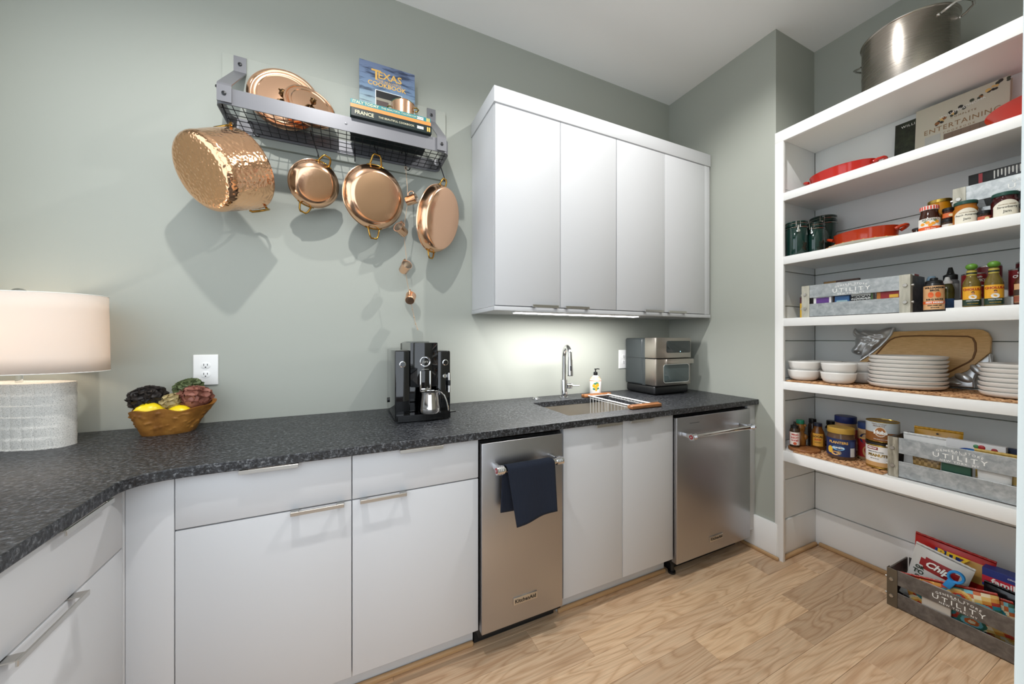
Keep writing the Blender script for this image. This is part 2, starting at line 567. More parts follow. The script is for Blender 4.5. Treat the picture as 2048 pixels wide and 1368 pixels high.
# floor: subfloor and single planks
fl = MB(); fl.box(XL - .1, XN + .1, -4.5, .1, -.06, -.012, mat('subfloor', '#3a2a1c', .8))
FLOOR = struct('floor', fl)
rows = [(-.02 - .1143 * k) for k in range(19)]
joints = {5: [.71], 6: [-.2, .90, 2.05], 7: [.55, 1.045, 1.62, 2.3], 8: [.2, 1.33, 1.95], 9: [.75, 1.75, 2.42], 10: [.5, 1.4, 2.15], 11: [.9, 1.85, 2.5]}
pr = random.Random(3)
for k, y1 in enumerate(rows):
    y0 = y1 - .1135
    js = joints.get(k)
    if js is None:
        js = []; x = XL + pr.uniform(.2, 1.2)
        while x < XN: js.append(x); x += pr.uniform(.5, 1.3)
    xs = [XL] + js + [XN]
    for a, c in zip(xs, xs[1:]):
        p = MB(); hx = (c - a) / 2 - .0003; hy = .0568
        vs = [(-hx, -hy, -.012), (hx, -hy, -.012), (hx, hy, -.012), (-hx, hy, -.012)]
        vs += [(-hx, -hy, -.0006), (hx, -hy, -.0006), (hx, hy, -.0006), (-hx, hy, -.0006)]
        e = .0007
        vs += [(-hx + e, -hy + e, 0), (hx - e, -hy + e, 0), (hx - e, hy - e, 0), (-hx + e, hy - e, 0)]
        q = [[0, 1, 5, 4], [1, 2, 6, 5], [2, 3, 7, 6], [3, 0, 4, 7], [4, 5, 9, 8], [5, 6, 10, 9], [6, 7, 11, 10], [7, 4, 8, 11], [8, 9, 10, 11]]
        p.add(vs, q, M_OAK)
        p.build('plank', FLOOR, ((a + c) / 2, y1 - .0571, 0), smooth=0)
# a floor beyond the doorway behind the camera
# baseboards and oak shoe mouldings
def base(name, x0, x1, y0, y1, shoe):
    b = MB(); b.box(x0, x1, y0, y1, 0, .20, M_TRIM, .0015)
    o = struct(name, b)
    s = MB(); s.box(*shoe, 0, .020, M_SHOE, .006, 3)
    s.build('shoe_moulding', o)
base('baseboard_right', XR - .016, XR, YE - .012, -.005, (XR - .031, XR - .0165, YE - .027, -.56))

# ================================================================ BUILT-IN SHELVING (in the niche)
YS0, YS1 = -.7475, -1.86
SH = thing('built_in_shelving', 'white built-in pantry shelving filling the niche, six shelves in a face frame', 'shelving', (0, 0, 0))
XFR = 2.235
b = MB(); b.box(XFR, XFR + .02, -.791, YS0, 0, 2.436, M_SHELFW, .0015); b.build('stile', SH)
SHELF = [(2.436, .062), (2.080, .044), (1.722, .044), (1.375, .045), (1.020, .045), (.630, .057)]
for z, t in SHELF:
    b = MB(); b.box(XFR + .001 if z < 2.3 else XFR - .001, XFR + .0205, YS1, -.788 if z < 2.3 else YS0 - .0005, z - t, z, M_SHELFW, .0015)
    b.box(XFR + .021, 2.631, YS1, -.7592, z - .03, z, M_SHELFW)
    b.build('shelf', SH)
# shiplap boards: on the back and on the left side, each its own board with a shadow gap
zb = [.205, .42, .62, .80, .98, 1.265, 1.44, 1.668, 1.88, 2.146, 2.29, 2.433]
zb = [.213, .44, .67, .90, 1.032, 1.248, 1.45, 1.651, 1.89, 2.129, 2.433]
for a, c in zip(zb, zb[1:]):
    b = MB(); b.box(2.633, 2.6495, YS1, -.7592, a + .002, c - .002, M_BACKW, .0022); b.build('back_board', SH)
    b = MB(); b.box(XFR + .0215, 2.632, -.7585, -.7478, a + .002, c - .002, M_BACKW, .0022); b.build('side_board', SH)
b = MB(); b.box(2.626, 2.6495, YS1, -.7592, 0, .211, M_TRIM, .0015); b.build('base_board', SH)
b = MB(); b.box(XFR + .0215, 2.625, -.7665, -.7478, 0, .211, M_TRIM, .0015); b.build('base_board', SH)
b = MB(); b.box(2.606, 2.6255, YS1, -.787, 0, .022, M_SHOE, .007, 3); b.build('shoe_moulding', SH)
b = MB(); b.box(XFR + .022, 2.606, -.786, -.7668, 0, .022, M_SHOE, .007, 3); b.build('shoe_moulding', SH)
SZ = {i: s[0] for i, s in enumerate(SHELF)}

# ================================================================ BASE CABINETS
YD, YT = -.632, -.56      # door fronts, toe board
ZT = .866
def bar_handle(parent, x0, x1, y, z, face='y', rest=.021):
    """finger-edge pull: a thin folded strip over the top edge of a front"""
    b = MB(); L = x1 - x0
    def P(x, y_, z_): return (x, y_, z_) if face == 'y' else (-y_, x, z_)
    def bx(a0, a1, y0, y1, z0, z1):
        if face == 'y': b.box(a0, a1, y0, y1, z0, z1, M_NICKEL, .0006, 1)
        else: b.box(-y1, -y0, a0, a1, z0, z1, M_NICKEL, .0006, 1)
    bx(x0, x1, -rest - .004, -rest, -.009, .0025)
    bx(x0, x0 + .022, -rest, .012, .0, .0025)
    bx(x1 - .022, x1, -rest, .012, .0, .0025)
    if face == 'y': return b.build('handle', parent, (0, y, z))
    return b.build('handle', parent, (y, 0, z))

def front(parent, name, x0, x1, z0, z1, y=YD):
    b = MB(); b.box(x0 + .0016, x1 - .0016, y, y + .019, z0 + .0016, z1 - .0016, M_WHITE, .0012, 2)
    return b.build(name, parent)

def carcass(parent, x0, x1, top=ZT, yb=-.004, bottom=.107):
    b = MB(); b.box(x0, x1, YD + .0205, yb, bottom, top, M_WHITE)
    b.build('carcass', parent)
    b = MB(); b.box(x0, x1, YT, YT + .016, 0.001, bottom - .001, M_TOE); b.build('toe_board', parent)
    b = MB(); b.box(x0, x1, YT - .016, YT - .0005, 0.001, .021, M_SHOE, .006, 3); b.build('shoe_moulding', parent)

def cab_drawer_door(x0, x1, label, hd, hp):
    t = thing('base_cabinet', label, 'cabinet', (0, 0, 0))
    carcass(t, x0, x1)
    d = front(t, 'drawer', x0, x1, .7115, ZT)
    bar_handle(d, *hd, YD, ZT - .003)
    p = front(t, 'door', x0, x1, .108, .7100)
    bar_handle(p, *hp, YD, .7105)
    return t
cab_drawer_door(-.441, .022, 'white base cabinet under the wooden bowl, one drawer over one door', (-.287, -.133), (-.155, -.002))
cab_drawer_door(.022, .478, 'white base cabinet below the coffee machine, one drawer over one door', (.177, .332), (.047, .200))
t = thing('sink_cabinet', 'white two-door base cabinet under the sink between the two steel appliances', 'cabinet', (0, 0, 0))
b = MB(); b.box(.872, .888, YD + .0205, -.004, .107, ZT, M_WHITE); b.box(1.538, 1.554, YD + .0205, -.004, .107, ZT, M_WHITE)
b.box(.888, 1.538, YD + .0205, -.004, .107, .123, M_WHITE); b.box(.888, 1.538, YD + .0205, YD + .04, .80, ZT, M_WHITE)
b.build('carcass', t)
b = MB(); b.box(.885, 1.566, YT, YT + .016, .001, .106, M_TOE); b.build('toe_board', t)
b = MB(); b.box(.885, 1.566, YT - .016, YT - .0005, .001, .021, M_SHOE, .006, 3); b.build('shoe_moulding', t)
d = front(t, 'door', .873, 1.2125, .108, ZT); bar_handle(d, 1.039, 1.192, YD, ZT - .003)
d = front(t, 'door', 1.2125, 1.553, .108, ZT); bar_handle(d, 1.242, 1.395, YD, ZT - .003)
# corner filler and the left leg
t = thing('corner_filler', 'white blank corner filler panel where the two cabinet runs meet', 'cabinet', (0, 0, 0))
b = MB(); b.box(-.5435, -.4418, YD, YD + .019, .108, ZT, M_WHITE, .001); b.box(-.563, -.5445, -.6405, YD + .019, .108, ZT, M_WHITE, .001); b.build('panel', t)
t = thing('base_cabinet', 'white base cabinet of the left run, drawer over door, nearest the camera', 'cabinet', (0, 0, 0))
XD = -.544
b = MB(); b.box(XL + .004, XD - .0205, -1.86, -.70, .107, ZT, M_WHITE); b.build('carcass', t)
b = MB(); b.box(-.632, -.616, -1.86, -.6, .001, .106, M_TOE); b.build('toe_board', t)
def lfront(name, y0, y1, z0, z1):
    b = MB(); b.box(XD - .019, XD, y0 + .0016, y1 - .0016, z0 + .0016, z1 - .0016, M_WHITE, .0012, 2); return b.build(name, t)
d = lfront('drawer', -1.25, -.643, .696, ZT)
bar_handle(d, -.909, -.740, XD, ZT - .003, 'x')
d = lfront('door', -1.25, -.643, .108, .6945)
bar_handle(d, -1.03, -.834, XD, .694, 'x')
b = MB(); b.box(XD - .019, XD, -1.86, -1.253, .108, ZT, M_WHITE, .001); b.build('panel', t)
# end panel beside the right appliance
b = MB(); b.box(2.172, 2.2455, YD, YD + .02, .112, ZT, M_WHITE, .001); b.box(2.172, 2.1915, YD + .02, -.01, .112, ZT, M_WHITE)
tag(b.build('end_panel'), 'narrow white end panel right of the wider steel appliance', 'panel')

# ================================================================ COUNTERTOP (one L-shaped slab with a sink cut-out)
ZTOP, TH = .897, .030
YC, XC = -.654, -.522
curve = [(-.522, -.745), (-.520, -.722), (-.511, -.700), (-.496, -.682), (-.474, -.669), (-.445, -.660), (-.41, -.656), (-.376, -.654)]
outer = [(XL + .002, -.002), (XL + .002, -1.865)] + [(XC, -1.865)] + curve + [(2.2465, -.654), (2.2465, -.002)]
hole = rrect(.960, 1.497, -.552, -.182, .014, 3)
def slab():
    bm_ = bmesh.new()
    vo = [bm_.verts.new((x, y, 0)) for x, y in outer]
    vh = [bm_.verts.new((x, y, 0)) for x, y in hole]
    es = [bm_.edges.new((a, c)) for a, c in zip(vo, vo[1:] + vo[:1])] + [bm_.edges.new((a, c)) for a, c in zip(vh, vh[1:] + vh[:1])]
    bmesh.ops.triangle_fill(bm_, use_beauty=True, use_dissolve=False, edges=es)
    e = bmesh.ops.extrude_face_region(bm_, geom=bm_.faces[:])
    up = [g for g in e['geom'] if isinstance(g, bmesh.types.BMVert)]
    bmesh.ops.translate(bm_, vec=(0, 0, TH), verts=up)
    bmesh.ops.recalc_face_normals(bm_, faces=bm_.faces[:])
    return bm_
bm_ = slab()
b = MB(); b.bm(bm_, M_GRANITE); bm_.free()
o = b.build('countertop', None, (0, 0, ZTOP - TH), smooth=20)
md = o.modifiers.new('edge', 'BEVEL'); md.width = .0025; md.segments = 2; md.limit_method = 'ANGLE'; md.angle_limit = math.radians(40)
tag(o, 'dark leathered granite countertop, L-shaped with a curved inner corner', 'countertop')

# sink basin
t = thing('sink', 'undermount stainless steel sink basin under the faucet', 'sink', (1.2285, -.367, ZTOP - TH - .001))
b = MB()
def sk(r):
    return rrect(-.2675 - r, .2675 + r, -.184 - r, .184 + r, .016 + r, 4)
prof = [(.012, 0), (.002, 0), (.0, -.19), (-.012, -.205), (-.06, -.208)]
rings = [[(x, y, z) for x, y in sk(r) ] for r, z in prof[:3]]
rings.append([(x * .955, y * .94, -.203) for x, y in sk(0)])
n = len(rings[0]); vs = sum(rings, []); fs = []
for i in range(len(rings) - 1):
    for k in range(n):
        fs.append([i * n + k, i * n + (k + 1) % n, (i + 1) * n + (k + 1) % n, (i + 1) * n + k])
fs.append([(len(rings) - 1) * n + k for k in range(n)])
b.add(vs, fs, M_SINK); b.build('basin', t)
b = MB(); b.lathe([(.0, .0015), (.02, .0015), (.045, .004), (.05, 0)], M_MIRROR, 28, Matrix.Translation((0, .04, -.2025))); b.build('drain', t)

# ================================================================ WALL CABINETS
YU, ZU0, ZU1 = -.352, 1.440 - .017, 2.418
def wallcab(x0, xm, x1, label, h1, h2):
    t = thing('wall_cabinet', label, 'cabinet', (0, 0, 0))
    b = MB(); b.box(x0, x1, YU + .0205, -.004, ZU0, ZU1, M_WHITE); b.build('carcass', t)
    for a, c, h in ((x0, xm, h1), (xm, x1, h2)):
        d = front(t, 'door', a, c, ZU0 + .001, ZU1 - .005, YU)
        hb = MB()
        hb.box(h[0], h[1], -.018, -.014, -.002, .011, M_NICKEL, .0006, 1)
        hb.box(h[0], h[0] + .022, -.014, .012, -.002, .0005, M_NICKEL); hb.box(h[1] - .022, h[1], -.014, .012, -.002, .0005, M_NICKEL)
        hb.build('handle', d, (0, YU, ZU0 + .0005))
    return t
wallcab(.664, 1.040, 1.421, 'white two-door wall cabinet on the left, above the sink', (.864, 1.019), (1.063, 1.217))
wallcab(1.4225, 1.806, 2.175, 'white two-door wall cabinet on the right, above the air fryer', (1.625, 1.778), (1.825, 1.981))
b = MB(); b.box(2.1765, 2.228, YU + .004, YU + .022, ZU0, ZU1, M_WHITE, .001)
tag(b.build('filler_strip'), 'narrow white filler strip between the wall cabinets and the sage wall', 'panel')
b = MB(); b.box(.658, 2.2305, YU - .002, -.003, ZU1 + .0005, 2.497, M_WHITE, .0015)
tag(b.build('cabinet_cornice'), 'flat white cornice board along the top of the wall cabinets', 'trim')
b = MB(); b.box(.660, 2.229, YU - .001, YU + .018, 1.400, ZU0 - .0022, M_WHITE, .001); b.box(.660, .678, YU + .018, -.003, 1.400, ZU0 - .0022, M_WHITE, .001)
b.box(.678, 2.229, YU + .0185, -.003, 1.404, ZU0 - .0022, M_WHITE)
tag(b.build('light_rail'), 'white light rail board along the bottom of the wall cabinets', 'trim')
t = thing('under_cabinet_light', 'slim glowing white light bar under the wall cabinets', 'light', (1.20, -.312, 1.4035))
M_LED = mat('led_diffuser', '#ffffff', .5, Emission_Color=(1, .98, .95, 1), Emission_Strength=14)
b = MB(); b.box(-.42, .42, -.024, .024, -.010, 0, M_PLUGW, .001); b.build('housing', t)
b = MB(); b.box(-.41, .41, -.020, .020, -.0125, -.0102, M_LED); b.build('diffuser', t)
lamp('under_cabinet_glow', 'AREA', (1.20, -.312, 1.388), 8.5, (1, .985, .985), (0, 0, 0), shape='RECTANGLE', size=.82, size_y=.04)
# ================================================================ APPLIANCES
def badge(parent, x, y, z):
    b = MB(); b.box(-.055, .055, -.0035, 0, -.0145, .0145, M_NICKEL, .001); o = b.build('badge', parent, (x, y, z))
    text(o, 'KitchenAid', .0205, M_LETK, (0, -.0036, -.001), FRONT, bold=.0006, space=1.05)
    return o
def tow_bar(parent, x0, x1, z, yb):
    y = yb - .062
    b = MB(); b.cyl((x0 + .026, y, z), (x1 - .026, y, z), .0115, M_MIRROR, 20); h = b.build('handle', parent)
    for a, s in ((x0, 1), (x1, -1)):
        b = MB(); b.cyl((a, y, z), (a + s * .030, y, z), .0165, M_CHROME, 20)
        for k in range(3): b.cyl((a + s * (.008 + .007 * k), y, z), (a + s * (.011 + .007 * k), y, z), .0178, M_CHROME, 20)
        b.box(a + s * .016 - .009, a + s * .016 + .009, y, yb - .0005, z - .011, z + .011, M_CHROME, .003)
        b.build('end_cap', h)
        b = MB(); b.cyl((a - s * .0015, y, z), (a - s * .0002, y, z), .0105, mat('red_medallion', '#8f1d22', .3), 20)
        b.cyl((a - s * .0022, y, z), (a - s * .0016, y, z), .0045, M_CHROME, 14); b.build('medallion', h)
t = thing('beverage_fridge', 'narrow stainless undercounter appliance with a navy towel on its handle', 'fridge', (0, 0, 0))
b = MB(); b.box(.484, .868, -.618, -.02, .065, .852, M_DARK); b.box(.484, .868, -.56, -.02, .001, .064, M_DARK); b.build('body', t)
b = MB(); b.box(.4845, .8575, -.652, -.6185, .0995, .849, M_FRIDGE, .003, 3); b.build('door', t)
tow_bar(t, .520, .815, .759, -.652); badge(t, .675, -.652, .191)
t = thing('dishwasher', 'wide stainless undercounter appliance beside the pantry shelves, bare bar handle', 'dishwasher', (0, 0, 0))
b = MB(); b.box(1.570, 2.169, -.618, -.02, .065, .852, M_DARK); b.box(1.60, 2.169, -.56, -.02, .001, .064, M_DARK); b.build('body', t)
b = MB(); b.box(1.5565, 2.1665, -.652, -.6185, .088, .8485, M_FRIDGE, .003, 3); b.build('door', t)
b = MB(); b.box(1.652, 1.726, -.6535, -.6525, .812, .8135, M_DARK); b.build('vent_slot', t)
tow_bar(t, 1.585, 2.090, .762, -.652); badge(t, 1.862, -.652, .161)
b = MB(); b.cyl((1.597, -.585, .0), (1.597, -.585, .06), .012, M_BLACK, 12); b.cyl((1.597, -.585, .0), (1.597, -.585, .010), .02, M_BLACK, 12); b.build('foot', t)
b = MB(); b.box(2.115, 2.165, -.640, -.600, .078, .0865, M_NICKEL, .002); b.build('latch', t)

# towel folded over the bar of the narrow appliance
def towel():
    b = MB()
    yb, zb, r = -.714, .759, .0135
    nu, nv = 22, 40
    def side(front):
        def fn(u, v):
            w = .208
            if front:
                x = .560 + w * u + .0 * v
                drop = .208 - .022 * u + .006 * (1 - u) ** 3
                x += .030 * v * (1 - u) * 1.0
                y = yb - r - .004 - .016 * v - .006 * math.sin(u * 7) * v
                z = zb - drop * v
            else:
                x = .552 + .19 * u
                y = yb + r + .002 + .010 * v
                z = zb - (.175 + .01 * u) * v
                x -= .004 * v
            return (x, y, z)
        return fn
    pf = side(True); pb = side(False)
    rows_ = []
    for j in range(20, -1, -1): rows_.append([pb(i / (nu - 1), j / 20) for i in range(nu)])
    for k in range(1, 8):
        a = PI * k / 8
        row = []
        for i in range(nu):
            u = i / (nu - 1)
            p0, p1 = Vector(pb(u, 0)), Vector(pf(u, 0))
            row.append(((p0 + p1) / 2 + Vector(((p0.x - p1.x) / 2 * math.cos(a), (p0.y - p1.y) / 2 * math.cos(a), math.sin(a) * (r + .004)))))
        rows_.append(row)
    for j in range(0, 21): rows_.append([pf(i / (nu - 1), j / 20) for i in range(nu)])
    vs = [tuple(p) for row in rows_ for p in row]
    fs = [[i * nu + k, i * nu + k + 1, (i + 1) * nu + k + 1, (i + 1) * nu + k] for i in range(len(rows_) - 1) for k in range(nu - 1)]
    b.add(vs, fs, M_NAVY)
    o = b.build('towel', smooth=60)
    md = o.modifiers.new('thick', 'SOLIDIFY'); md.thickness = .004; md.offset = 0
    return o
tag(towel(), 'navy ribbed towel hanging over the handle of the narrow steel appliance', 'towel')

# ================================================================ COUNTER ITEMS
# coffee machine
CM = thing('coffee_machine', 'glossy black automatic coffee machine with a round chrome emblem', 'coffee machine', (.318, -.20, ZTOP), 0)
b = MB()
b.box(-.122, -.058, -.155, .165, .008, .312, M_BLACKGLOSS, .006, 3)
b.box(.062, .124, -.150, .165, .008, .308, M_BLACKGLOSS, .006, 3)
b.box(-.057, .061, -.055, .165, .008, .300, M_BLACKGLOSS, .003)
b.box(-.115, .118, -.150, .165, .002, .020, M_BLACK, .003)
b.build('body', CM)
b = MB()
def bow(x0, x1, y, d, z0, z1, m, n=14, back=.10):
    pts = [(x0 + (x1 - x0) * k / n, y - d * (1 - ((2 * k / n - 1) ** 2))) for k in range(n + 1)]
    b.prism(pts + [(x1, back), (x0, back)], z0, z1, m, bev=.003)
bow(-.0575, .0625, -.158, .020, .150, .346, M_BLACKGLOSS)
b.build('brew_tower', CM)
b = MB(); b.box(-.0560, .0600, .101, .163, .3005, .341, M_BLACK, .004); b.box(-.05, .055, -.02, .10, .3412, .349, M_DKGLASS, .003); b.build('bean_lid', CM)
b = MB(); b.lathe([(.0175, 0), (.0215, .004), (.0235, .003), (.0235, 0)], M_CHROME, 30, Matrix.Translation((.0025, -.1782, .262)) @ Matrix.Rotation(PI / 2, 4, 'X'), cap=False)
e = b.build('emblem_ring', CM)
text(CM, 'jura', .017, M_CHROME, (.0025, -.1795, .263), FRONT, shear=.25, bold=.0004)
b = MB()
for x in (-.018, .024): b.box(x - .0035, x + .0035, -.186, -.176, .135, .222, M_CHROME, .0015)
b.box(-.018, .024, -.184, -.178, .138, .146, M_CHROME, .001)
b.box(-.014, .020, -.183, -.172, .148, .222, M_BLACKGLOSS, .002)
b.build('coffee_spout', CM)
b = MB(); b.box(-.013, .018, -.1795, -.1787, .2275, .2300, M_CHROME); b.build('name_line', CM)
for x, z in ((-.091, .252), (.099, .255)):
    b = MB(); Mx = Matrix.Translation((x, -.1555 if x < 0 else -.1505, z)) @ Matrix.Rotation(PI / 2, 4, 'X')
    b.lathe([(.0105, 0), (.0105, .007), (.0135, .006), (.0135, 0)], M_CHROME, 24, Mx); b.lathe([(0, .0075), (.0103, .0075), (.0103, .0065)], M_BLACKGLOSS, 24, Mx); b.build('knob', CM)
b = MB(); b.lathe([(0, .006), (.009, .005), (.0095, 0)], M_CHROME, 20, Matrix.Translation((.097, -.1505, .193)) @ Matrix.Rotation(PI / 2, 4, 'X')); b.build('valve', CM)
b = MB(); b.cyl((.114, -.163, .120), (.114, -.163, .150), .0075, M_CHROME, 16); b.cyl((.114, -.163, .150), (.114, -.163, .175), .0070, M_BLACK, 16)
b.cyl((.114, -.163, .175), (.114, -.163, .208), .0078, M_CHROME, 16); b.box(.108, .120, -.162, -.15, .17, .18, M_BLACK); b.build('steam_wand', CM)
b = MB()
pts = [(-.118 + .260 * k / 14, -.178 - .012 * (1 - (2 * k / 14 - 1) ** 2)) for k in range(15)]
b.prism(pts + [(.122, -.145), (-.118, -.145)], .030, .034, M_BLACKGLOSS); b.prism([(-.112, -.172), (0, -.182), (.118, -.172), (.118, -.056), (-.112, -.056)], .004, .030, M_BLACKGLOSS)
b.build('drip_tray', CM)
b = MB(); b.cyl((-.125, .13, .055), (-.122, .13, .055), .012, M_BLACK, 14); b.build('side_knob', CM)
# milk pitcher on the drip tray
t = thing('milk_pitcher', 'small polished steel milk pitcher standing on the coffee machine tray', 'pitcher', (.342, -.362, ZTOP + .0345), -.75)
t.scale = (1.40, 1.30, 1.20)
b = MB(); b.lathe([(0, .001), (.032, 0), (.0355, .006), (.0345, .02), (.030, .07), (.0315, .079), (.0295, .0785), (.0285, .07), (.033, .02), (.031, .004), (0, .003)], M_MIRROR, 36); b.build('body', t)
b = MB(); b.tube([(.029, 0, .077), (.042, 0, .0775), (.054, 0, .066), (.062, 0, .045), (.067, 0, .022), (.068, 0, .012)], .0022, M_MIRROR, 8); b.build('handle', t)

# faucet, button
t = thing('faucet', 'brushed steel pull-down kitchen faucet behind the sink', 'faucet', (1.226, -.102, ZTOP), -.28)
b = MB(); b.lathe([(.026, 0), (.027, .004), (.022, .0055), (.0205, .006), (.0205, .108), (.0195, .110), (.0195, .111)], M_CHROME, 28); b.build('body', t)
pts = [(0, 0, .111), (0, 0, .25)] + [(0, -.058 + .058 * math.cos(math.radians(a)), .252 + .062 * math.sin(math.radians(a))) for a in range(10, 181, 10)] + [(0, -.117, .238)]
b = MB(); b.tube(pts, .0135, M_CHROME, 18); b.build('spout', t)
b = MB(); b.cyl((0, -.117, .238), (0, -.121, .150), .0155, M_CHROME, 20, .0175); b.cyl((0, -.121, .150), (0, -.1212, .146), .016, M_BLACK, 20)
b.build('spray_head', t)
b = MB(); b.box(-.005, .005, -.1375, -.132, .176, .206, M_BLACK, .002); b.build('spray_button', t)
b = MB(); b.cyl((.0195, 0, .072), (.050, 0, .072), .0165, M_CHROME, 22); b.cyl((.0355, 0, .072), (.0375, 0, .072), .0171, M_BLACK, 22); b.cyl((.05, 0, .072), (.095, -.012, .073), .0042, M_CHROME, 12); b.build('lever', t)
b = MB(); b.lathe([(.021, 0), (.021, .003), (.016, .005), (.0155, .010), (.012, .012), (0, .0125)], M_CHROME, 26)
tag(b.build('sink_button', None, (1.040, -.082, ZTOP)), 'small round chrome push button on the counter left of the faucet', 'button')

# soap bottle
t = thing('soap_dispenser', 'white painted ceramic soap bottle with lemon motif and black pump', 'soap bottle', (1.487, -.078, ZTOP), .0)
b = MB(); b.lathe([(0, .001), (.036, 0), (.0375, .004), (.0375, .092), (.036, .097), (.026, .112), (.014, .121), (.014, .124), (0, .1245)], M_CERAMIC, 36); b.build('bottle', t)
b = MB()
for r0, z0, z1 in ((.0379, .0885, .0925), (.0379, .003, .006)): b.lathe([(r0 - .0006, z0), (r0, z0), (r0, z1), (r0 - .0006, z1)], mat('orange_band', '#c9772f', .3), 36, cap=False)
for z0 in (.100, .106, .112): 
    rr = .036 - (z0 - .097) * .667 + .0006; b.lathe([(rr - .0008, z0), (rr + .0002, z0), (rr - .0018, z0 + .003), (rr - .003, z0 + .003)], mat('yellow_band', '#e0a650', .3), 36, cap=False)
b.build('painted_bands', t, kind='stuff')
b = MB(); M_LEM = mat('painted_lemon', '#f0a52a', .25); M_LEAF = mat('painted_leaf', '#2c7a5a', .3)
def dab(a, z, rx, rz, m, rot=0.):
    vs, fs = [], []
    for k in range(14):
        th = 2 * PI * k / 14; x = rx * math.cos(th); zz = rz * math.sin(th)
        x, zz = x * math.cos(rot) - zz * math.sin(rot), x * math.sin(rot) + zz * math.cos(rot)
        aa = a + x / .0376
        vs += [(.0376 * math.sin(aa), -.0376 * math.cos(aa), z + zz), (.0383 * math.sin(aa), -.0383 * math.cos(aa), z + zz)]
    fs = [list(range(0, 28, 2)), list(range(1, 28, 2))] + [[2 * k, 2 * k + 1, (2 * k + 3) % 28, (2 * k + 2) % 28] for k in range(14)]
    b.add(vs, fs, m)
a0 = -.62
for da, z, rx, rz, m, ro in ((-.32, .058, .010, .012, M_LEM, .2), (.30, .064, .011, .012, M_LEM, 0), (.0, .050, .010, .013, M_LEM, .4), (.05, .032, .006, .007, M_LEM, 0), (-.1, .072, .012, .007, M_LEAF, .3), (.25, .078, .010, .005, M_LEAF, -.3), (-.3, .038, .009, .006, M_LEAF, -.2), (.32, .042, .010, .006, M_LEAF, .3)): dab(a0 + da, z, rx, rz, m, ro)
b.build('lemon_motif', t)
b = MB(); b.lathe([(0, .1245), (.0125, .1245), (.0135, .128), (.0135, .142), (.010, .146), (.004, .148), (.004, .160), (.007, .161), (.007, .167), (0, .168)], M_BLACK, 20); b.tube([(0, 0, .164), (.018, 0, .1655), (.031, 0, .163)], .0032, M_BLACK, 8); b.build('pump', t)

# over-sink basket
t = thing('sink_caddy', 'wire over-sink dish basket with two wooden end handles, lying across the sink', 'dish basket', (1.432, -.352, ZTOP), 0)
for y in (.195, -.205):
    s = 1 if y > 0 else -1
    b = MB(); b.box(-.104, .104, y - .019, y + .019, .0005, .019, M_HANDWOOD, .005, 3)
    b.box(-.104, .104, y - s * .006 - .0035, y - s * .006 + .0035, .0192, .0215, M_HANDWOOD, .001); b.build('handle', t)
b = MB(); M_WHW = mat('white_coated_wire', '#d8d8d6', .3, .2)
for x in (-.074, .074):
    b.tube([(x, -.19, .012), (x, .18, .012)], .0042, M_WHW, 10)
for x in (-.074, .074): b.tube([(x, -.17, -.0), (x, .16, -.0)], .0018, M_WHW, 6)
for y in (-.170, .160): b.tube([(-.074, y, .012), (.074, y, .012)], .003, M_WHW, 8)
b.build('rim', t)
b = MB()
for k in range(13):
    y = -.165 + .325 * k / 12
    b.tube([(-.074, y, .011), (-.072, y, -.095), (-.066, y, -.103), (.066, y, -.103), (.072, y, -.095), (.074, y, .011)], .0018, M_WHW, 6)
for x in (-.055, -.02, .02, .055): b.tube([(x, -.165, -.105), (x, .16, -.105)], .0018, M_WHW, 6)
b.build('wire_basket', t, kind='stuff')

# air fryer
t = thing('air_fryer', 'tall stainless and charcoal air fryer oven in the corner by the sage wall', 'air fryer', (1.940, -.168, ZTOP), 0)
b = MB(); b.box(-.163, .158, -.030, .135, .058, .368, M_GREYPLASTIC, .014, 4); b.box(-.160, .1545, -.049, -.02, .058, .366, M_GREYPLASTIC, .004); b.build('body', t)
b = MB(); b.box(-.157, .152, -.128, .13, .004, .062, M_BLACK, .016, 4)
for x in (-.12, .12):
    for y in (-.1, .1): b.cyl((x, y, 0), (x, y, .006), .012, M_RUBBER, 12)
b.build('base', t)
b = MB(); b.prism([(-.163, -.128), (-.160, -.140), (-.150, -.146), (.146, -.146), (.156, -.140), (.159, -.128), (.159, -.05), (-.163, -.05)], .239, .3695, M_STEEL, bev=.002)
cp = b.build('control_head', t)
b = MB(); b.prism(rrect(-.077, .142, .272, .349, .012), .1465, .1485, M_DKGLASS, Matrix.Rotation(PI / 2, 4, 'X'), bev=.0005); b.build('display', cp)
b = MB(); b.box(.045, .0475, -.1492, -.1486, .2775, .2825, mat('indicator_light', '#9adcf2', .5, Emission_Color=(.5, .85, 1, 1), Emission_Strength=3)); b.build('indicator', cp)
b = MB(); b.prism([(-.160, -.126), (-.157, -.138), (-.148, -.144), (.144, -.144), (.153, -.138), (.156, -.126), (.156, -.05), (-.160, -.05)], .062, .234, M_STEEL, bev=.004)
dr = b.build('drawer', t)
b = MB(); b.box(-.088, .160, -.160, -.1445, .200, .232, M_STEEL, .003); b.build('handle', dr)
b = MB(); b.prism(rrect(-.098, .130, .083, .196, .016), .1445, .1465, mat('oven_window', '#4b5656', .07, Specular_IOR_Level=.6), Matrix.Rotation(PI / 2, 4, 'X'), bev=.0005); b.build('window_glass', dr)
b = MB(); b.prism(rrect(-.102, .134, .079, .200, .019), .1441, .1452, M_CHROME, Matrix.Rotation(PI / 2, 4, 'X')); b.build('window_rim', dr)
b = MB(); b.box(-.1638, -.1628, -.13, .12, .236, .2375, M_DARK); b.build('seam', t)

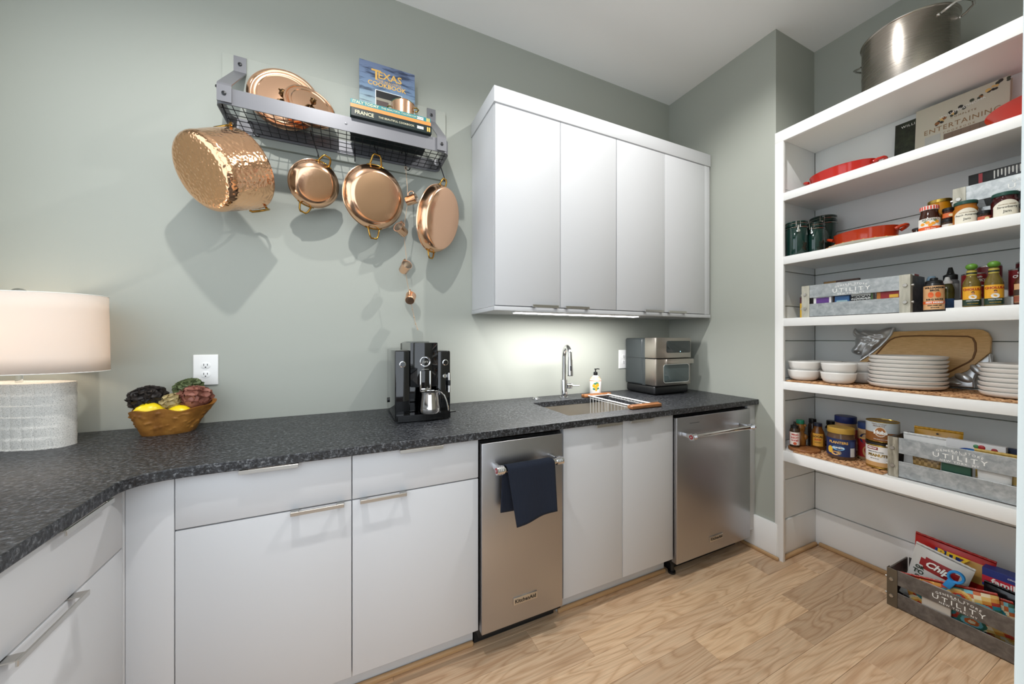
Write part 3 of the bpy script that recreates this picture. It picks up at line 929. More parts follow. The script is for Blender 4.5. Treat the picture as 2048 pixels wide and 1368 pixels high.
# outlets
def outlet(loc, label, rot=0):
    t = thing('wall_outlet', label, 'outlet', loc, rot)
    b = MB(); b.box(-.043, .043, -.006, -.0005, -.066, .066, M_PLUGW, .003, 3); b.build('cover_plate', t)
    for z in (.0195, -.0195):
        b = MB(); b.prism(rrect(-.0165, .0165, -.014, .014, .0135), .0055, .0078, M_PLUGW, Matrix.Translation((0, 0, z)) @ Matrix.Rotation(PI / 2, 4, 'X'), bev=.0006)
        s = b.build('socket', t)
        b = MB()
        for x, h in ((-.0062, .0045), (.0062, .0038)): b.box(x - .0011, x + .0011, -.0083, -.0074, z + .003 - h, z + .003 + h, M_DARK)
        b.cyl((0, -.0074, z - .0075), (0, -.0083, z - .0075), .0026, M_DARK, 12); b.build('slots', s)
    b = MB(); b.cyl((0, -.006, 0), (0, -.0072, 0), .003, M_PLUGW, 12); b.build('screw', t)
    return t
outlet((-.5445, 0, 1.1255), 'white duplex wall outlet above the wooden bowl')
outlet((1.792, 0, 1.115), 'white wall outlet mostly hidden behind the air fryer')

# table lamp in the corner
TL = thing('table_lamp', 'lit table lamp with oval linen shade and speckled grid-pattern base', 'lamp', (-1.000, -.160, ZTOP), -.40)
b = MB()
def lb(u, v):
    a = 2 * PI * u; z = .216 * v
    n = 2.6
    ca, sa = math.cos(a), math.sin(a)
    x = .165 * math.copysign(abs(ca) ** (2 / n), ca); y = .062 * math.copysign(abs(sa) ** (2 / n), sa)
    # woven grid relief: rows slightly proud at their lower edge
    row = (v * 6.0) % 1.0; colp = (math.copysign(abs(x) ** .85, x) * 26) % 1.0
    d = 1.0 + .018 * (row - .5) * (1 if .04 < row < .97 else -.2) - (.016 if colp < .07 or colp > .93 else 0) * 1.0
    return (x * (.985 + .015 * d), y * (1 + (d - 1) * 2.6), z)
b.grid(lb, 160, 60, M_LAMPCER, cu=True)
def oval(z, k=1.0): return [(lb(i / 60, 0)[0] * k, lb(i / 60, 0)[1] * k) for i in range(60)]
b.prism(oval(0), .0005, .004, M_LAMPCER); b.prism(oval(0, .985), .208, .2155, M_LAMPCER)
b.build('lamp_base', TL, smooth=30)
b = MB(); b.cyl((0, 0, .216), (0, 0, .29), .0085, M_GLASS, 18); b.cyl((0, 0, .29), (0, 0, .34), .006, M_NICKEL, 12); b.build('stem', TL)
M_SHADE = mat('linen_shade', '#f1e9e0', .9)
def _shade():
    t_, N, L, bb = nt(M_SHADE)
    out = [n for n in N if n.type == 'OUTPUT_MATERIAL'][0]
    tr = N.new('ShaderNodeBsdfTranslucent'); tr.inputs[0].default_value = rgb('#f3e4d6')
    mx = N.new('ShaderNodeMixShader'); mx.inputs[0].default_value = .45
    L.new(bb.outputs[0], mx.inputs[1]); L.new(tr.outputs[0], mx.inputs[2]); L.new(mx.outputs[0], out.inputs[0])
_shade()
b = MB(); S0, S1 = .252, .511
def sh(u, v):
    a = 2 * PI * u; k = 1.0 - .02 * v
    return (.258 * k * math.cos(a), .142 * k * math.sin(a), S0 + (S1 - S0) * v)
b.grid(sh, 72, 6, M_SHADE, cu=True)
o = b.build('lamp_shade', TL, smooth=60)
md = o.modifiers.new('thick', 'SOLIDIFY'); md.thickness = .0018; md.offset = 0
for z, k in ((S0, 1.0), (S1, .98)):
    b = MB(); b.tube([(.258 * k * math.cos(2 * PI * i / 60), .142 * k * math.sin(2 * PI * i / 60), z) for i in range(60)], .0016, M_PAPER, 6, closed=True); b.build('shade_ring', TL)
b = MB()
b.tube([(-.253, 0, S1 - .004), (.253, 0, S1 - .004)], .0018, M_NICKEL, 6); b.tube([(0, -.139, S1 - .004), (0, .139, S1 - .004)], .0018, M_NICKEL, 6)
b.build('shade_spider', TL)
b = MB(); b.tube([(-.045, 0, .335), (-.05, 0, .40), (-.03, 0, .48), (0, 0, S1 + .001), (.03, 0, .48), (.05, 0, .40), (.045, 0, .335)], .0018, M_NICKEL, 6); b.build('harp', TL)
b = MB(); b.lathe([(0, .024), (.010, .022), (.019, .014), (.020, .010), (.012, .006), (.006, .004), (.006, 0)], M_NICKEL, 24, Matrix.Translation((0, 0, S1))); b.build('finial', TL)
b = MB(); b.ball((0, 0, .375), .028, mat('lamp_bulb', '#fff1dd', .4, Emission_Color=(1, .86, .70, 1), Emission_Strength=18), 16); b.build('bulb', TL)
lamp('bulb_light', 'POINT', (-1.000, -.160, ZTOP + .375), 4.4, (1, .88, .75), shadow_soft_size=.03)

# wooden bowl with artichokes and lemons
BX, BY, BA = -.620, -.142, .12
t = thing('wooden_bowl', 'carved knobbly brown wooden bowl holding artichokes and lemons', 'bowl', (BX, BY, ZTOP), BA)
b = MB()
brd = random.Random(5)
knobs = [(brd.uniform(3.3, 6.1), brd.uniform(.18, .85), brd.uniform(.003, .0055)) for _ in range(46)]
def bowl(u, v, inner=False):
    a = 2 * PI * u
    k = v ** .8
    ca, sa = math.cos(a), math.sin(a)
    sq = (abs(ca) ** 3 + abs(sa) ** 3) ** (-1 / 3)
    rx = (.076 + .030 * k) * (.55 + .45 * sq); ry = (.050 + .030 * k) * (.55 + .45 * sq)
    rx += .036 * k * k * max(0, ca) ** 3
    z = .096 * v + (.005 * math.sin(3 * a + 1) + .014 * max(0, math.cos(a - .3)) ** 3 + .004 * math.sin(7 * a)) * v ** 2
    w = 1 + .02 * math.sin(5 * a + 2 * v) + .012 * math.sin(9 * a - 5 * v)
    x, y = rx * w * ca, ry * w * sa
    if inner:
        x *= .90; y *= .85; z = max(z * .96 + .004, .008) if v > .05 else .009
    else:
        for ka, kv, kr in knobs:
            da = (a - ka) * .09; dv = (v - kv) * .09
            q = (da * da + dv * dv) / (kr * kr)
            if q < 4: g = math.exp(-q * 1.5) * kr * .9; x += g * math.cos(a); y += g * math.sin(a)
    return (x, y, z)
b.grid(lambda u, v: bowl(u, v), 120, 34, M_BOWLWOOD, cu=True)
b.grid(lambda u, v: bowl(u, v, True), 120, 20, M_BOWLWOOD, cu=True)
n0 = 120 * 34
b.add([bowl(i / 120, 1.0) for i in range(120)] + [bowl(i / 120, 1.0, True) for i in range(120)], [[i, (i + 1) % 120, 120 + (i + 1) % 120, 120 + i] for i in range(120)], M_BOWLWOOD)
b.add([bowl(i / 60, 0) for i in range(60)], [list(range(60))], M_BOWLWOOD)
b.add([bowl(i / 60, 0, True) for i in range(60)], [list(range(60))], M_BOWLWOOD)
b.build('bowl', t, smooth=50)
def artichoke(loc, r, cols, label, tilt=(0, 0), seed=0, tall=.92):
    t = thing('artichoke', label, 'artichoke', loc, (tilt[0], tilt[1], seed))
    m = mat('artichoke_leaf', cols[1], .55); noise_col(m, 30, [(.3, cols[0]), (.55, cols[1]), (.8, cols[2])], 3)
    b = MB(); b.ball((0, 0, 0), r * .84, m, 20, tall); b.build('heart', t)
    # one leaf, shared mesh
    lb_ = MB()
    def lf(u, v):
        w = .76 * r * math.sin(PI * min(1, .18 + .82 * (1 - v) ** .8)) * (1 if v < .75 else 1 - ((v - .75) / .25) ** 2 * .85)
        x = (u - .5) * 2 * w
        bulge = -.10 * r * (1 - (2 * u - 1) ** 2)
        return (x, -.05 * r + bulge - .08 * r * math.sin(v * PI), v * r * .85)
    lb_.grid(lf, 5, 6, m)
    lb_.grid(lambda u, v: tuple(Vector(lf(1 - u, v)) + Vector((0, .03 * r, 0))), 5, 6, m)
    first = None
    q = random.Random(seed + 1)
    k = 0
    for ring, (th, n) in enumerate(((150, 5), (124, 7), (98, 8), (72, 7), (48, 5), (26, 3))):
        for i in range(n):
            a = 2 * PI * (i + .5 * (ring % 2)) / n + q.uniform(-.08, .08)
            if first is None:
                o = lb_.build('leaf', t, smooth=60); first = o
            else:
                o = first.copy(); COL.objects.link(o)
            tr = math.radians(th)
            p = Vector((math.sin(tr) * math.cos(a), math.sin(tr) * math.sin(a), math.cos(tr) * tall)) * r * .80
            nrm = Vector((math.sin(tr) * math.cos(a), math.sin(tr) * math.sin(a), math.cos(tr)))
            up = Vector((-math.cos(tr) * math.cos(a), -math.cos(tr) * math.sin(a), math.sin(tr)))
            up = (up + nrm * q.uniform(.02, .26)).normalized()
            xx = up.cross(-nrm).normalized() * -1
            nn = xx.cross(up)
            R = Matrix((xx, up.cross(xx) * -1, up)).transposed()
            if R.determinant() < 0: R = Matrix((-xx, up.cross(xx) * -1, up)).transposed()
            s = .62 + .38 * math.sin(tr)
            o.matrix_local = Matrix.Translation(p - up * r * .34 * s) @ R.to_4x4() @ Matrix.Scale(s, 4)
            o.parent = t
    return t
def inbowl(x, y, z):
    c, s = math.cos(BA), math.sin(BA)
    return (BX + x * c - y * s, BY + x * s + y * c, ZTOP + z)
artichoke(inbowl(-.062, .018, .132), .056, ('#201c1a', '#39322e', '#514740'), 'dark charcoal artichoke at the left of the wooden bowl', (.1, -.25), 1)
artichoke(inbowl(.078, .002, .126), .055, ('#7d4a3c', '#9c6554', '#b07a68'), 'dusty pink artichoke at the right of the wooden bowl', (.2, .35), 2)
artichoke(inbowl(.052, .046, .158), .050, ('#44502f', '#66714a', '#7f8a60'), 'green artichoke behind the pink one in the bowl', (-.1, .2), 3)
artichoke(inbowl(.012, -.006, .118), .038, ('#a08a5c', '#b9a878', '#a3794f'), 'small pale cream artichoke in the middle of the bowl', (.5, .1), 4)
M_LEMON = bump(mat('lemon_skin', '#eccf1c', .32), 240, .12, .0008)
def lemon(loc, rot, label):
    b = MB(); b.lathe([(0, -.048), (.006, -.046), (.012, -.040), (.024, -.030), (.032, -.013), (.033, .002), (.030, .018), (.020, .032), (.009, .041), (.005, .046), (0, .047)], M_LEMON, 24)
    o = b.build('lemon', None, loc, rot, smooth=80); tag(o, label, 'lemon')
lemon(inbowl(-.050, -.022, .090), (PI / 2 - .1, 0, PI / 2 + .1), 'yellow lemon at the front left of the wooden bowl')
lemon(inbowl(.036, -.024, .074), (PI / 2, 0, PI / 2 - .3), 'yellow lemon mostly sunk in the bowl under the pink artichoke')
# ================================================================ POT RACK AND COPPER
RF, RB, RX0, RX1, RZ0, RZ1 = -.246, -.024, -.450, .464, 2.168, 2.232
MZ = 2.181                      # wire shelf
# painted backing board behind the rack
b = MB(); b.box(-.485, .505, -.0185, -.0005, 2.135, 2.512, M_SAGE, .001)
tag(b.build('backing_board'), 'sage painted backing board on the wall behind the pot rack', 'board')
PR = thing('pot_rack', 'graphite steel wall pot rack with a wire shelf', 'rack', (0, 0, 0))
def band(x0, x1, y0, y1, r, t, z0, z1, m):
    o_ = rrect(x0, x1, y0, y1, r, 8); i_ = rrect(x0 + t, x1 - t, y0 + t, y1 - t, max(r - t, .001), 8)
    n = len(o_); b = MB()
    vs = [(x, y, z0) for x, y in o_] + [(x, y, z1) for x, y in o_] + [(x, y, z0) for x, y in i_] + [(x, y, z1) for x, y in i_]
    fs = []
    for k in range(n):
        q = (k + 1) % n
        fs += [[k, q, n + q, n + k], [2 * n + q, 2 * n + k, 3 * n + k, 3 * n + q], [n + k, n + q, 3 * n + q, 3 * n + k], [q, k, 2 * n + k, 2 * n + q]]
    return b.add(vs, fs, m)
band(RX0, RX1, RF, RB, .028, .005, RZ0, RZ1, M_RACK).build('frame', PR)
def strap(x0, x1):
    # profile in the y,z plane, extruded along x
    t = .004
    P = [(-.019, 2.508), (-.019, 2.438), (-.2465, RZ1 + .010), (-.2505, RZ1 + .002), (-.2505, RZ0 + .004)]
    Q = [(-.023, 2.508), (-.023, 2.4405), (-.2490, RZ1 + .014), (-.2548, RZ1 + .003), (-.2548, RZ0 + .004)]
    poly = P + Q[::-1]
    M = Matrix(((0, 0, 1, 0), (1, 0, 0, 0), (0, 1, 0, 0), (0, 0, 0, 1)))
    b = MB(); b.prism(poly, x0, x1, M_RACK, M); o = b.build('bracket', PR, smooth=0)
    c = (x0 + x1) / 2
    b = MB()
    for y, z in ((-.0235, 2.474), (-.2550, 2.203)):
        b.lathe([(.0075, 0), (.0075, .003), (.0045, .0045), (0, .0045)], M_BLACK, 14, Matrix.Translation((c, y, z)) @ Matrix.Rotation(PI / 2, 4, 'X'))
    b.build('screws', o)
strap(-.443, -.397); strap(.403, .448)
b = MB()
for k in range(27):
    x = RX0 + .012 + k * (RX1 - RX0 - .024) / 26
    b.tube([(x, RF + .006, MZ), (x, RB - .005, MZ)], .0016, M_WIREBLK, 6)
for k in range(6):
    y = RF + .012 + k * (RB - RF - .022) / 5
    b.tube([(RX0 + .006, y, MZ - .003), (RX1 - .006, y, MZ - .003)], .0016, M_WIREBLK, 6)
b.build('wire_shelf', PR, kind='stuff')
b = MB(); b.lathe([(.005, 0), (.005, .002), (0, .003)], M_RACK, 12, Matrix.Translation((.005, RF, 2.200)) @ Matrix.Rotation(PI / 2, 4, 'X')); b.build('rivet', PR)

def s_hook(top, bot, label, ang=0.0, rr=.011, r=.0026, big=.0):
    """S-shaped hook from a rod at top to a handle at bot"""
    top, bot = Vector(top), Vector(bot)
    d = Vector((math.cos(ang), math.sin(ang), 0))
    pts = [top - d * rr * (1 + math.cos(math.radians(a))) * 1 + Vector((0, 0, rr * math.sin(math.radians(a)))) for a in range(-20, 181, 20)][::-1]
    pts = [top + d * (-rr + rr * math.cos(math.radians(a))) + Vector((0, 0, rr * math.sin(math.radians(a)))) for a in range(200, -1, -20)]
    low = [bot + d * (rr * .0 + rr - rr * math.cos(math.radians(a))) - Vector((0, 0, rr * math.sin(math.radians(a)))) for a in range(0, 211, 20)]
    pts += [top.lerp(bot, k / 6) for k in range(1, 6)] + low
    b = MB(); b.tube(pts, r, M_WIREBLK, 8)
    o = b.build('s_hook', smooth=80)
    return tag(o, label, 'hook', None)

def frm(c, yaw, tilt, roll=0.0):
    ax = Vector((math.sin(yaw) * math.cos(tilt), -math.cos(yaw) * math.cos(tilt), -math.sin(tilt)))
    u = Vector((0, 0, 1)).cross(ax).normalized(); v = ax.cross(u)
    R = Matrix((u, v, ax)).transposed().to_4x4()
    return Matrix.Translation(Vector(c)) @ R @ Matrix.Rotation(roll, 4, 'Z')

def place(o, M):
    o.matrix_world = M
    return o

def loop_handle(y0, s, w, l, r, m, z=0.0, lift=.012):
    """bail handle in the pan frame, standing out at y0 in direction s"""
    return [(-w, y0, z), (-w * 1.0, y0 + s * .004, z + lift * .4), (-w * .75, y0 + s * l * .75, z + lift), (-w * .5, y0 + s * l, z + lift), (w * .5, y0 + s * l, z + lift), (w * .75, y0 + s * l * .75, z + lift), (w, y0 + s * .004, z + lift * .4), (w, y0, z)]

def pan(label, c, yaw, tilt, r, asp, dep, rb, roll=0.0, hroll=0.0, m=M_COPPERF, hw=.026, hl=.042):
    t = thing('copper_pan', label, 'pan')
    place(t, frm(c, yaw, tilt, roll))
    b = MB()
    k = r * rb
    prof = [(r, -.001), (r + .002, .001), (r - .001, .003), (r * .985, .006), (r * .94 + k * .06, dep * .45), (k + (r - k) * .42, dep * .80), (k + (r - k) * .16, dep * .96), (k * .97, dep), (k * .5, dep + .0006), (0, dep + .0006)]
    b.lathe(prof, m, 72, cap=False, sy=asp)
    b.build('body', t, smooth=50)
    b = MB()
    prof = [(r, -.0008), (r * .975, .003), (r * .93 + k * .06, dep * .45), (k + (r - k) * .38, dep * .78), (k * .95, dep - .003), (0, dep - .002)]
    b.lathe(prof, M_TIN, 56, cap=False, sy=asp)
    b.build('lining', t, smooth=50)
    H = Matrix.Rotation(hroll, 3, 'Z')
    for s in (1, -1):
        b = MB()
        ye = r * asp
        pts = [H @ Vector(p) for p in loop_handle(s * ye * .985, s, hw, hl, .0045, M_BRASS, .006, .010)]
        b.tube(pts, .0042, M_BRASS, 10)
        base = []
        for x in (-hw, 0, hw):
            q = H @ Vector((x, s * math.sqrt(max(0, 1 - (x / r) ** 2)) * ye * .992, .008))
            b.ball(q, .0052, M_BRASS, 10)
        b.tube([H @ Vector((x, s * math.sqrt(max(0, 1 - (x / r) ** 2)) * ye * 1.004, .007)) for x in [-hw * 1.5 + hw * 3 * i / 6 for i in range(7)]], .0038, M_BRASS, 8)
        b.build('handle', t, smooth=60)
    return t
pan('small round copper pan hanging beside the big hammered pot', (-.125, -.124, 1.959), .275, .449, .102, 1.0, .042, .66, 0, -.28, hw=.023, hl=.034)
pan('large round copper pan with bright brass handles, middle of the rack', (.127, -.124, 1.940), .348, .219, .145, 1.0, .046, .748, 0, .06, hw=.027, hl=.048)
pan('oval copper gratin pan hanging at the right end of the rack', (.426, -.119, 1.882), .532, .176, .122, 1.402, .061, .874, -.073, 0, hw=.020, hl=.036)

# big hammered pot hanging off the left end
PT = thing('copper_pot', 'big hammered copper pot hanging off the left end of the rack', 'pot')
MP = frm((-.380, -.158, 1.958), -.7728, .479)
place(PT, MP)
b = MB()
R0, R1, D = .154, .1435, .175
prof = [(R0 - .002, -.001), (R0, .001), (R0, .006), (R0 * .6 + R1 * .4, D * .45), (R1, D - .035)]
prof += [(R1 - .030 + .030 * math.cos(math.radians(a)), D - .030 + .030 * math.sin(math.radians(a))) for a in (0, 15, 30, 45, 60, 75, 90)] + [(R1 * .5, D + .0006), (0, D + .001)]
b.lathe(prof, M_COPPERH, 96, cap=False); b.build('body', PT, smooth=60)
b = MB(); b.lathe([(R0 - .002, -.0008), (R1 - .004, D - .035), (R1 - .03, D - .004), (0, D - .004)], M_TIN, 64, cap=False); b.build('lining', PT, smooth=60)
for s in (1, -1):
    b = MB(); b.tube([(x, s * (R0 - .004 + y), .012 + z) for x, y, z in ((-.05, .002, 0), (-.046, .010, -.006), (-.03, .012, -.026), (0, .012, -.034), (.03, .012, -.026), (.046, .010, -.006), (.05, .002, 0))], .0050, M_BRASS, 10); b.build('handle', PT, smooth=60)
hp = MP @ Vector((0, R0 + .008, -.020))
s_hook((RX0 - .001, -.215, RZ1 + .004), (hp.x, hp.y, hp.z + .006), 'black hook over the left end of the rack holding the big pot', PI / 2, .008)
def top_of(c, yaw, tilt, y, z, roll=0.0, x=0.0): return frm(c, yaw, tilt, roll) @ Vector((x, y, z))
h = top_of((-.125, -.124, 1.959), .275, .449, .102 + .033, .016, 0, .020)
s_hook((-.137, -.130, MZ), (h.x - .020, h.y, h.z - .004), 'black hook holding the small round copper pan', PI / 2, .008)
h = top_of((.127, -.124, 1.940), .348, .219, .145 + .047, .016, 0, -.004)
s_hook((.129, -.130, MZ), (h.x, h.y, h.z), 'black hook holding the large round copper pan', PI / 2, .008)
h = top_of((.426, -.119, 1.882), .532, .176, .122 * 1.402 + .035, .016, -.073)
s_hook((.440, -.130, MZ), (h.x, h.y, h.z), 'black hook holding the oval copper pan at the right end', PI / 2, .008)
s_hook((.275, -.130, MZ), (.275, -.128, 2.112), 'black hook holding the string of tiny copper cups', 0, .010)
s_hook((-.358, -.10, MZ), (-.352, -.10, MZ - .035), 'empty black hook under the left of the wire shelf', .6, .009)
s_hook((.045, -.055, MZ), (.045, -.055, MZ - .040), 'empty black hook under the middle of the wire shelf', PI / 2, .008)

# lids on the rack
def lid(label, c, yaw, tilt, r, knob, kx, ky):
    t = thing('pan_cover', label, 'lid'); place(t, frm(c, yaw, tilt))
    b = MB()
    prof = [(r - .003, -.006), (r, -.004), (r, .0), (r * .93, .004), (r * .90, .0005), (r * .865, .0005), (r * .84, .008), (r * .75, .009), (r * .72, .006), (r * .4, .011), (0, .013), (0, .010), (r * .4, .008), (r * .7, .003), (r - .006, -.004)]
    b.lathe(prof, M_COPPER, 80, cap=False); b.build('disc', t, smooth=40)
    b = MB(); K = Matrix.Translation((kx, ky, .012))
    s = knob
    b.lathe([(.004 * s, 0), (.0035 * s, .012 * s), (.008 * s, .016 * s), (.0125 * s, .024 * s), (.013 * s, .032 * s), (.009 * s, .041 * s), (.004 * s, .046 * s), (0, .047 * s)], M_BRONZE, 16, K)
    for k in range(10):
        a = k * 2.4; z = (.019 + .0024 * k) * s; rr = .0115 * s
        b.ball((kx + rr * math.cos(a), ky + rr * math.sin(a), .012 + z), .0035 * s, M_BRONZE, 8)
    for k in range(4):
        a = -2.6 + k * .5
        b.tube([(kx, ky, .0135), (kx + .020 * s * math.cos(a), ky + .018 * s * math.sin(a), .017), (kx + .036 * s * math.cos(a), ky + .034 * s * math.sin(a), .0145)], [.003 * s, .0045 * s, .0012 * s], M_BRONZE, 8)
    b.build('knob', t, smooth=60)
lid('large copper lid leaning on the wall on the rack', (-.242, -.092, 2.329), .023, -.114, .142, 1.25, .0, -.012)
lid('smaller copper lid leaning in front of the large one on the rack', (-.137, -.150, 2.290), .314, -.286, .104, .9, .0, -.006)

# books on the rack
def cover_book(name_label, x0, x1, z0, t, y0, depth, cov, loc=(0, 0, 0), group=None):
    """book lying flat, spine towards -y"""
    k = thing('book', name_label, 'book', loc, 0, group)
    b = MB(); b.box(x0, x1, y0 + .002, y0 + depth, z0, z0 + .003, cov); b.box(x0, x1, y0 + .002, y0 + depth, z0 + t - .003, z0 + t, cov)
    b.box(x0, x1, y0, y0 + .0025, z0, z0 + t, cov, .0008, 1); b.build('cover', k)
    b = MB(); b.box(x0 + .004, x1 - .004, y0 + .003, y0 + depth - .004, z0 + .0031, z0 + t - .0031, M_PAPER); b.build('pages', k)
    return k
BK_D, BK_T, BK_O = mat('dark_green_cover', '#10201f', .35), mat('teal_cover', '#2d7d80', .35), mat('orange_band', '#d98742', .4)
ZB = RZ1 + .0012
k = cover_book('dark green cookbook with cream title on its spine, bottom of the stack on the rack', .024, .374, ZB, .036, -.264, .225, BK_D)
text(k, 'FRANCE', .022, M_CREAM, (.078, -.2643, ZB + .018), FRONT, xs=.95, bold=.0004)
text(k, 'THE BEAUTIFUL COOKBOOK', .0125, M_CREAM, (.215, -.2643, ZB + .018), FRONT, xs=.95)
b = MB(); b.box(.306, .336, -.2646, -.264, ZB + .012, ZB + .024, M_LETW); b.box(.352, .358, -.2646, -.264, ZB + .008, ZB + .028, M_LETGOLD); b.box(.361, .367, -.2646, -.264, ZB + .008, ZB + .028, M_LETGOLD); e = b.build('spine_stamp', k)
text(e, 'BORDERS', .008, M_LETK, (.321, -.2647, ZB + .018), FRONT)
ZB2 = ZB + .0365
k = cover_book('teal and orange cookbook lying on the dark green one on the rack', .022, .370, ZB2, .037, -.262, .225, BK_T)
b = MB(); b.box(.0218, .3702, -.2632, -.2622, ZB2 + .001, ZB2 + .0165, BK_O); b.build('orange_band', k)
text(k, 'ITALY TODAY', .0170, M_CREAM, (.084, -.2624, ZB2 + .0268), FRONT, bold=.0003)
text(k, 'THE BEAUTIFUL COOKBOOK', .0118, M_CREAM, (.226, -.2624, ZB2 + .0268), FRONT)
b = MB(); b.box(.306, .336, -.2628, -.2622, ZB2 + .020, ZB2 + .032, M_LETW); b.box(.350, .356, -.2628, -.2622, ZB2 + .018, ZB2 + .034, M_LETGOLD); b.box(.359, .365, -.2628, -.2622, ZB2 + .018, ZB2 + .034, M_LETGOLD); e = b.build('spine_stamp', k)
text(e, 'BORDERS', .008, M_LETK, (.321, -.2629, ZB2 + .026), FRONT)
ZB3 = ZB2 + .0372
# standing book against the wall
k = thing('book', 'blue seascape cookbook with a gold title standing upright on the stacked books', 'book', (.197, -.082, ZB3 + .001), (-.075, 0, 0))
M_SEA = mat('seascape_cover', '#7f93a8', .35)
def _sea():
    t_, N, L, bb = nt(M_SEA)
    tc = N.new('ShaderNodeTexCoord'); mp = N.new('ShaderNodeMapping'); mp.inputs['Scale'].default_value = (9, 1, 46)
    n = N.new('ShaderNodeTexNoise'); n.inputs['Scale'].default_value = 1; n.inputs['Detail'].default_value = 4
    sx = N.new('ShaderNodeSeparateXYZ'); g = ramp_node(N, [(0, '#8f9f9a'), (.35, '#93a9ae'), (.6, '#6f87a3'), (1, '#6e7c9c')])
    mr = N.new('ShaderNodeMapRange'); mr.inputs['From Max'].default_value = .34
    f = ramp_node(N, [(.38, '#3d4a66'), (.5, '#ffffff')]); mx = N.new('ShaderNodeMix'); mx.data_type = 'RGBA'; mx.blend_type = 'MULTIPLY'; mx.inputs[0].default_value = .8
    L.new(tc.outputs['Object'], mp.inputs[0]); L.new(mp.outputs[0], n.inputs['Vector']); L.new(tc.outputs['Object'], sx.inputs[0]); L.new(sx.outputs['Z'], mr.inputs['Value'])
    L.new(mr.outputs[0], g.inputs[0]); L.new(n.outputs['Fac'], f.inputs[0]); L.new(g.outputs[0], mx.inputs[6]); L.new(f.outputs[0], mx.inputs[7]); L.new(mx.outputs[2], bb.inputs['Base Color'])
_sea()
b = MB(); b.box(-.133, .133, -.003, 0, 0, .330, M_SEA); b.box(-.133, -.130, 0, .026, 0, .330, M_SEA); b.box(-.133, .133, .026, .029, 0, .330, M_SEA); b.build('cover', k)
b = MB(); b.box(-.129, .128, .0005, .0255, .004, .326, M_PAPER); b.build('pages', k)
text(k, [('T', 0, 1.5, M_LETGOLD)], .05, M_LETGOLD, (-.055, -.0033, .266), FRONT, bold=.0012)
text(k, 'EXAS', .050, M_LETGOLD, (.010, -.0033, .270), FRONT, bold=.0008)
text(k, 'THE BEAUTIFUL', .017, M_LETGOLD, (.008, -.0033, .241), FRONT)
text(k, 'COOKBOOK', .031, M_LETGOLD, (-.004, -.0033, .221), FRONT, bold=.0006)
b = MB(); b.box(-.060, .068, -.0036, -.003, .060, .192, M_LETW); b.box(-.057, .065, -.0040, -.0036, .152, .189, M_BLACK); b.box(-.057, .065, -.0040, -.0036, .063, .152, mat('beach_tan', '#8f8878', .5)); b.box(-.055, .002, -.0043, -.0040, .08, .138, mat('pit_brown', '#4a3a36', .5)); b.build('cover_picture', k)
# little copper saucepan on the books
t = thing('copper_saucepan', 'tiny copper pan with brass handles sitting on the books on the rack', 'pan', (.252, -.196, ZB3 + .001), -.3)
b = MB(); b.lathe([(0, .0005), (.048, 0), (.051, .003), (.0525, .066), (.055, .068), (.053, .070), (.050, .066), (.048, .004), (0, .003)], M_COPPERF, 44); b.build('body', t)
for s in (1, -1):
    b = MB(); b.tube([(s * .052, -.016, .050), (s * .065, -.014, .052), (s * .073, 0, .052), (s * .065, .014, .052), (s * .052, .016, .050)], .003, M_BRASS, 8); b.build('handle', t)

# string of four tiny cups
pts = [(.275, -.130, 2.104), (.283, -.126, 2.02), (.285, -.122, 1.94), (.272, -.122, 1.85), (.270, -.122, 1.75), (.280, -.120, 1.66), (.277, -.120, 1.58), (.288, -.120, 1.52), (.296, -.120, 1.47), (.309, -.120, 1.41), (.322, -.120, 1.345), (.336, -.120, 1.303)]
fine = []
for i in range(len(pts) - 1):
    for k in range(5): fine.append(Vector(pts[i]).lerp(Vector(pts[i + 1]), k / 5))
fine.append(Vector(pts[-1]))
b = MB(); b.tube(fine, .0014, M_ROPE, 6)
b.tube([(.275 + .006 * math.sin(a), -.130, 2.110 - .007 * math.cos(a)) for a in [2 * PI * i / 14 for i in range(14)]], .0014, M_ROPE, 6, closed=True)
for i in range(6):
    p = fine[-2 - 3 * i]; b.ball(p, .0032, M_ROPE, 8)
    b.tube([p, p + Vector((.006 * (-1) ** i, 0, -.008))], .0008, M_ROPE, 5)
tag(b.build('cord', smooth=60), 'thin twine dangling from the rack with tiny copper cups tied along it', 'cord')
def cup(c, d, label, up=(0, 0, 1)):
    """cup whose opening looks along d"""
    d = Vector(d).normalized()
    t = thing('copper_cup', label, 'cup')
    M = Matrix.Translation(Vector(c)) @ d.to_track_quat('Z', 'Y').to_matrix().to_4x4() @ Matrix.Scale(1.28, 4)
    t.matrix_world = M
    b = MB(); b.lathe([(0, -.020), (.0165, -.020), (.0178, -.018), (.0195, .020), (.0200, .021), (.0190, .021)], M_COPPER, 30, cap=False); b.build('body', t, smooth=50)
    b = MB(); b.lathe([(.0190, .0208), (.0165, -.017), (0, -.0172)], M_TIN, 30, cap=False); b.build('lining', t, smooth=50)
    b = MB(); b.tube([(0, .018, .015), (0, .030, .014), (0, .034, .004), (0, .028, -.008), (0, .018, -.010)], .0022, M_COPPER, 8); b.build('handle', t, smooth=60)
    return t
cup((.302, -.135, 1.955), (.72, -.50, .22), 'tiny copper cup, topmost on the string between the two right pans')
cup((.254, -.134, 1.797), (-.62, -.62, .34), 'tiny copper cup, second on the string, tin-lined mouth tilted up to the left')
cup((.270, -.138, 1.612), (.22, -.80, .42), 'tiny copper cup, third on the string, its open mouth facing out')
cup((.296, -.138, 1.462), (.25, .80, .55), 'tiny copper cup, lowest on the string, its round base facing out')
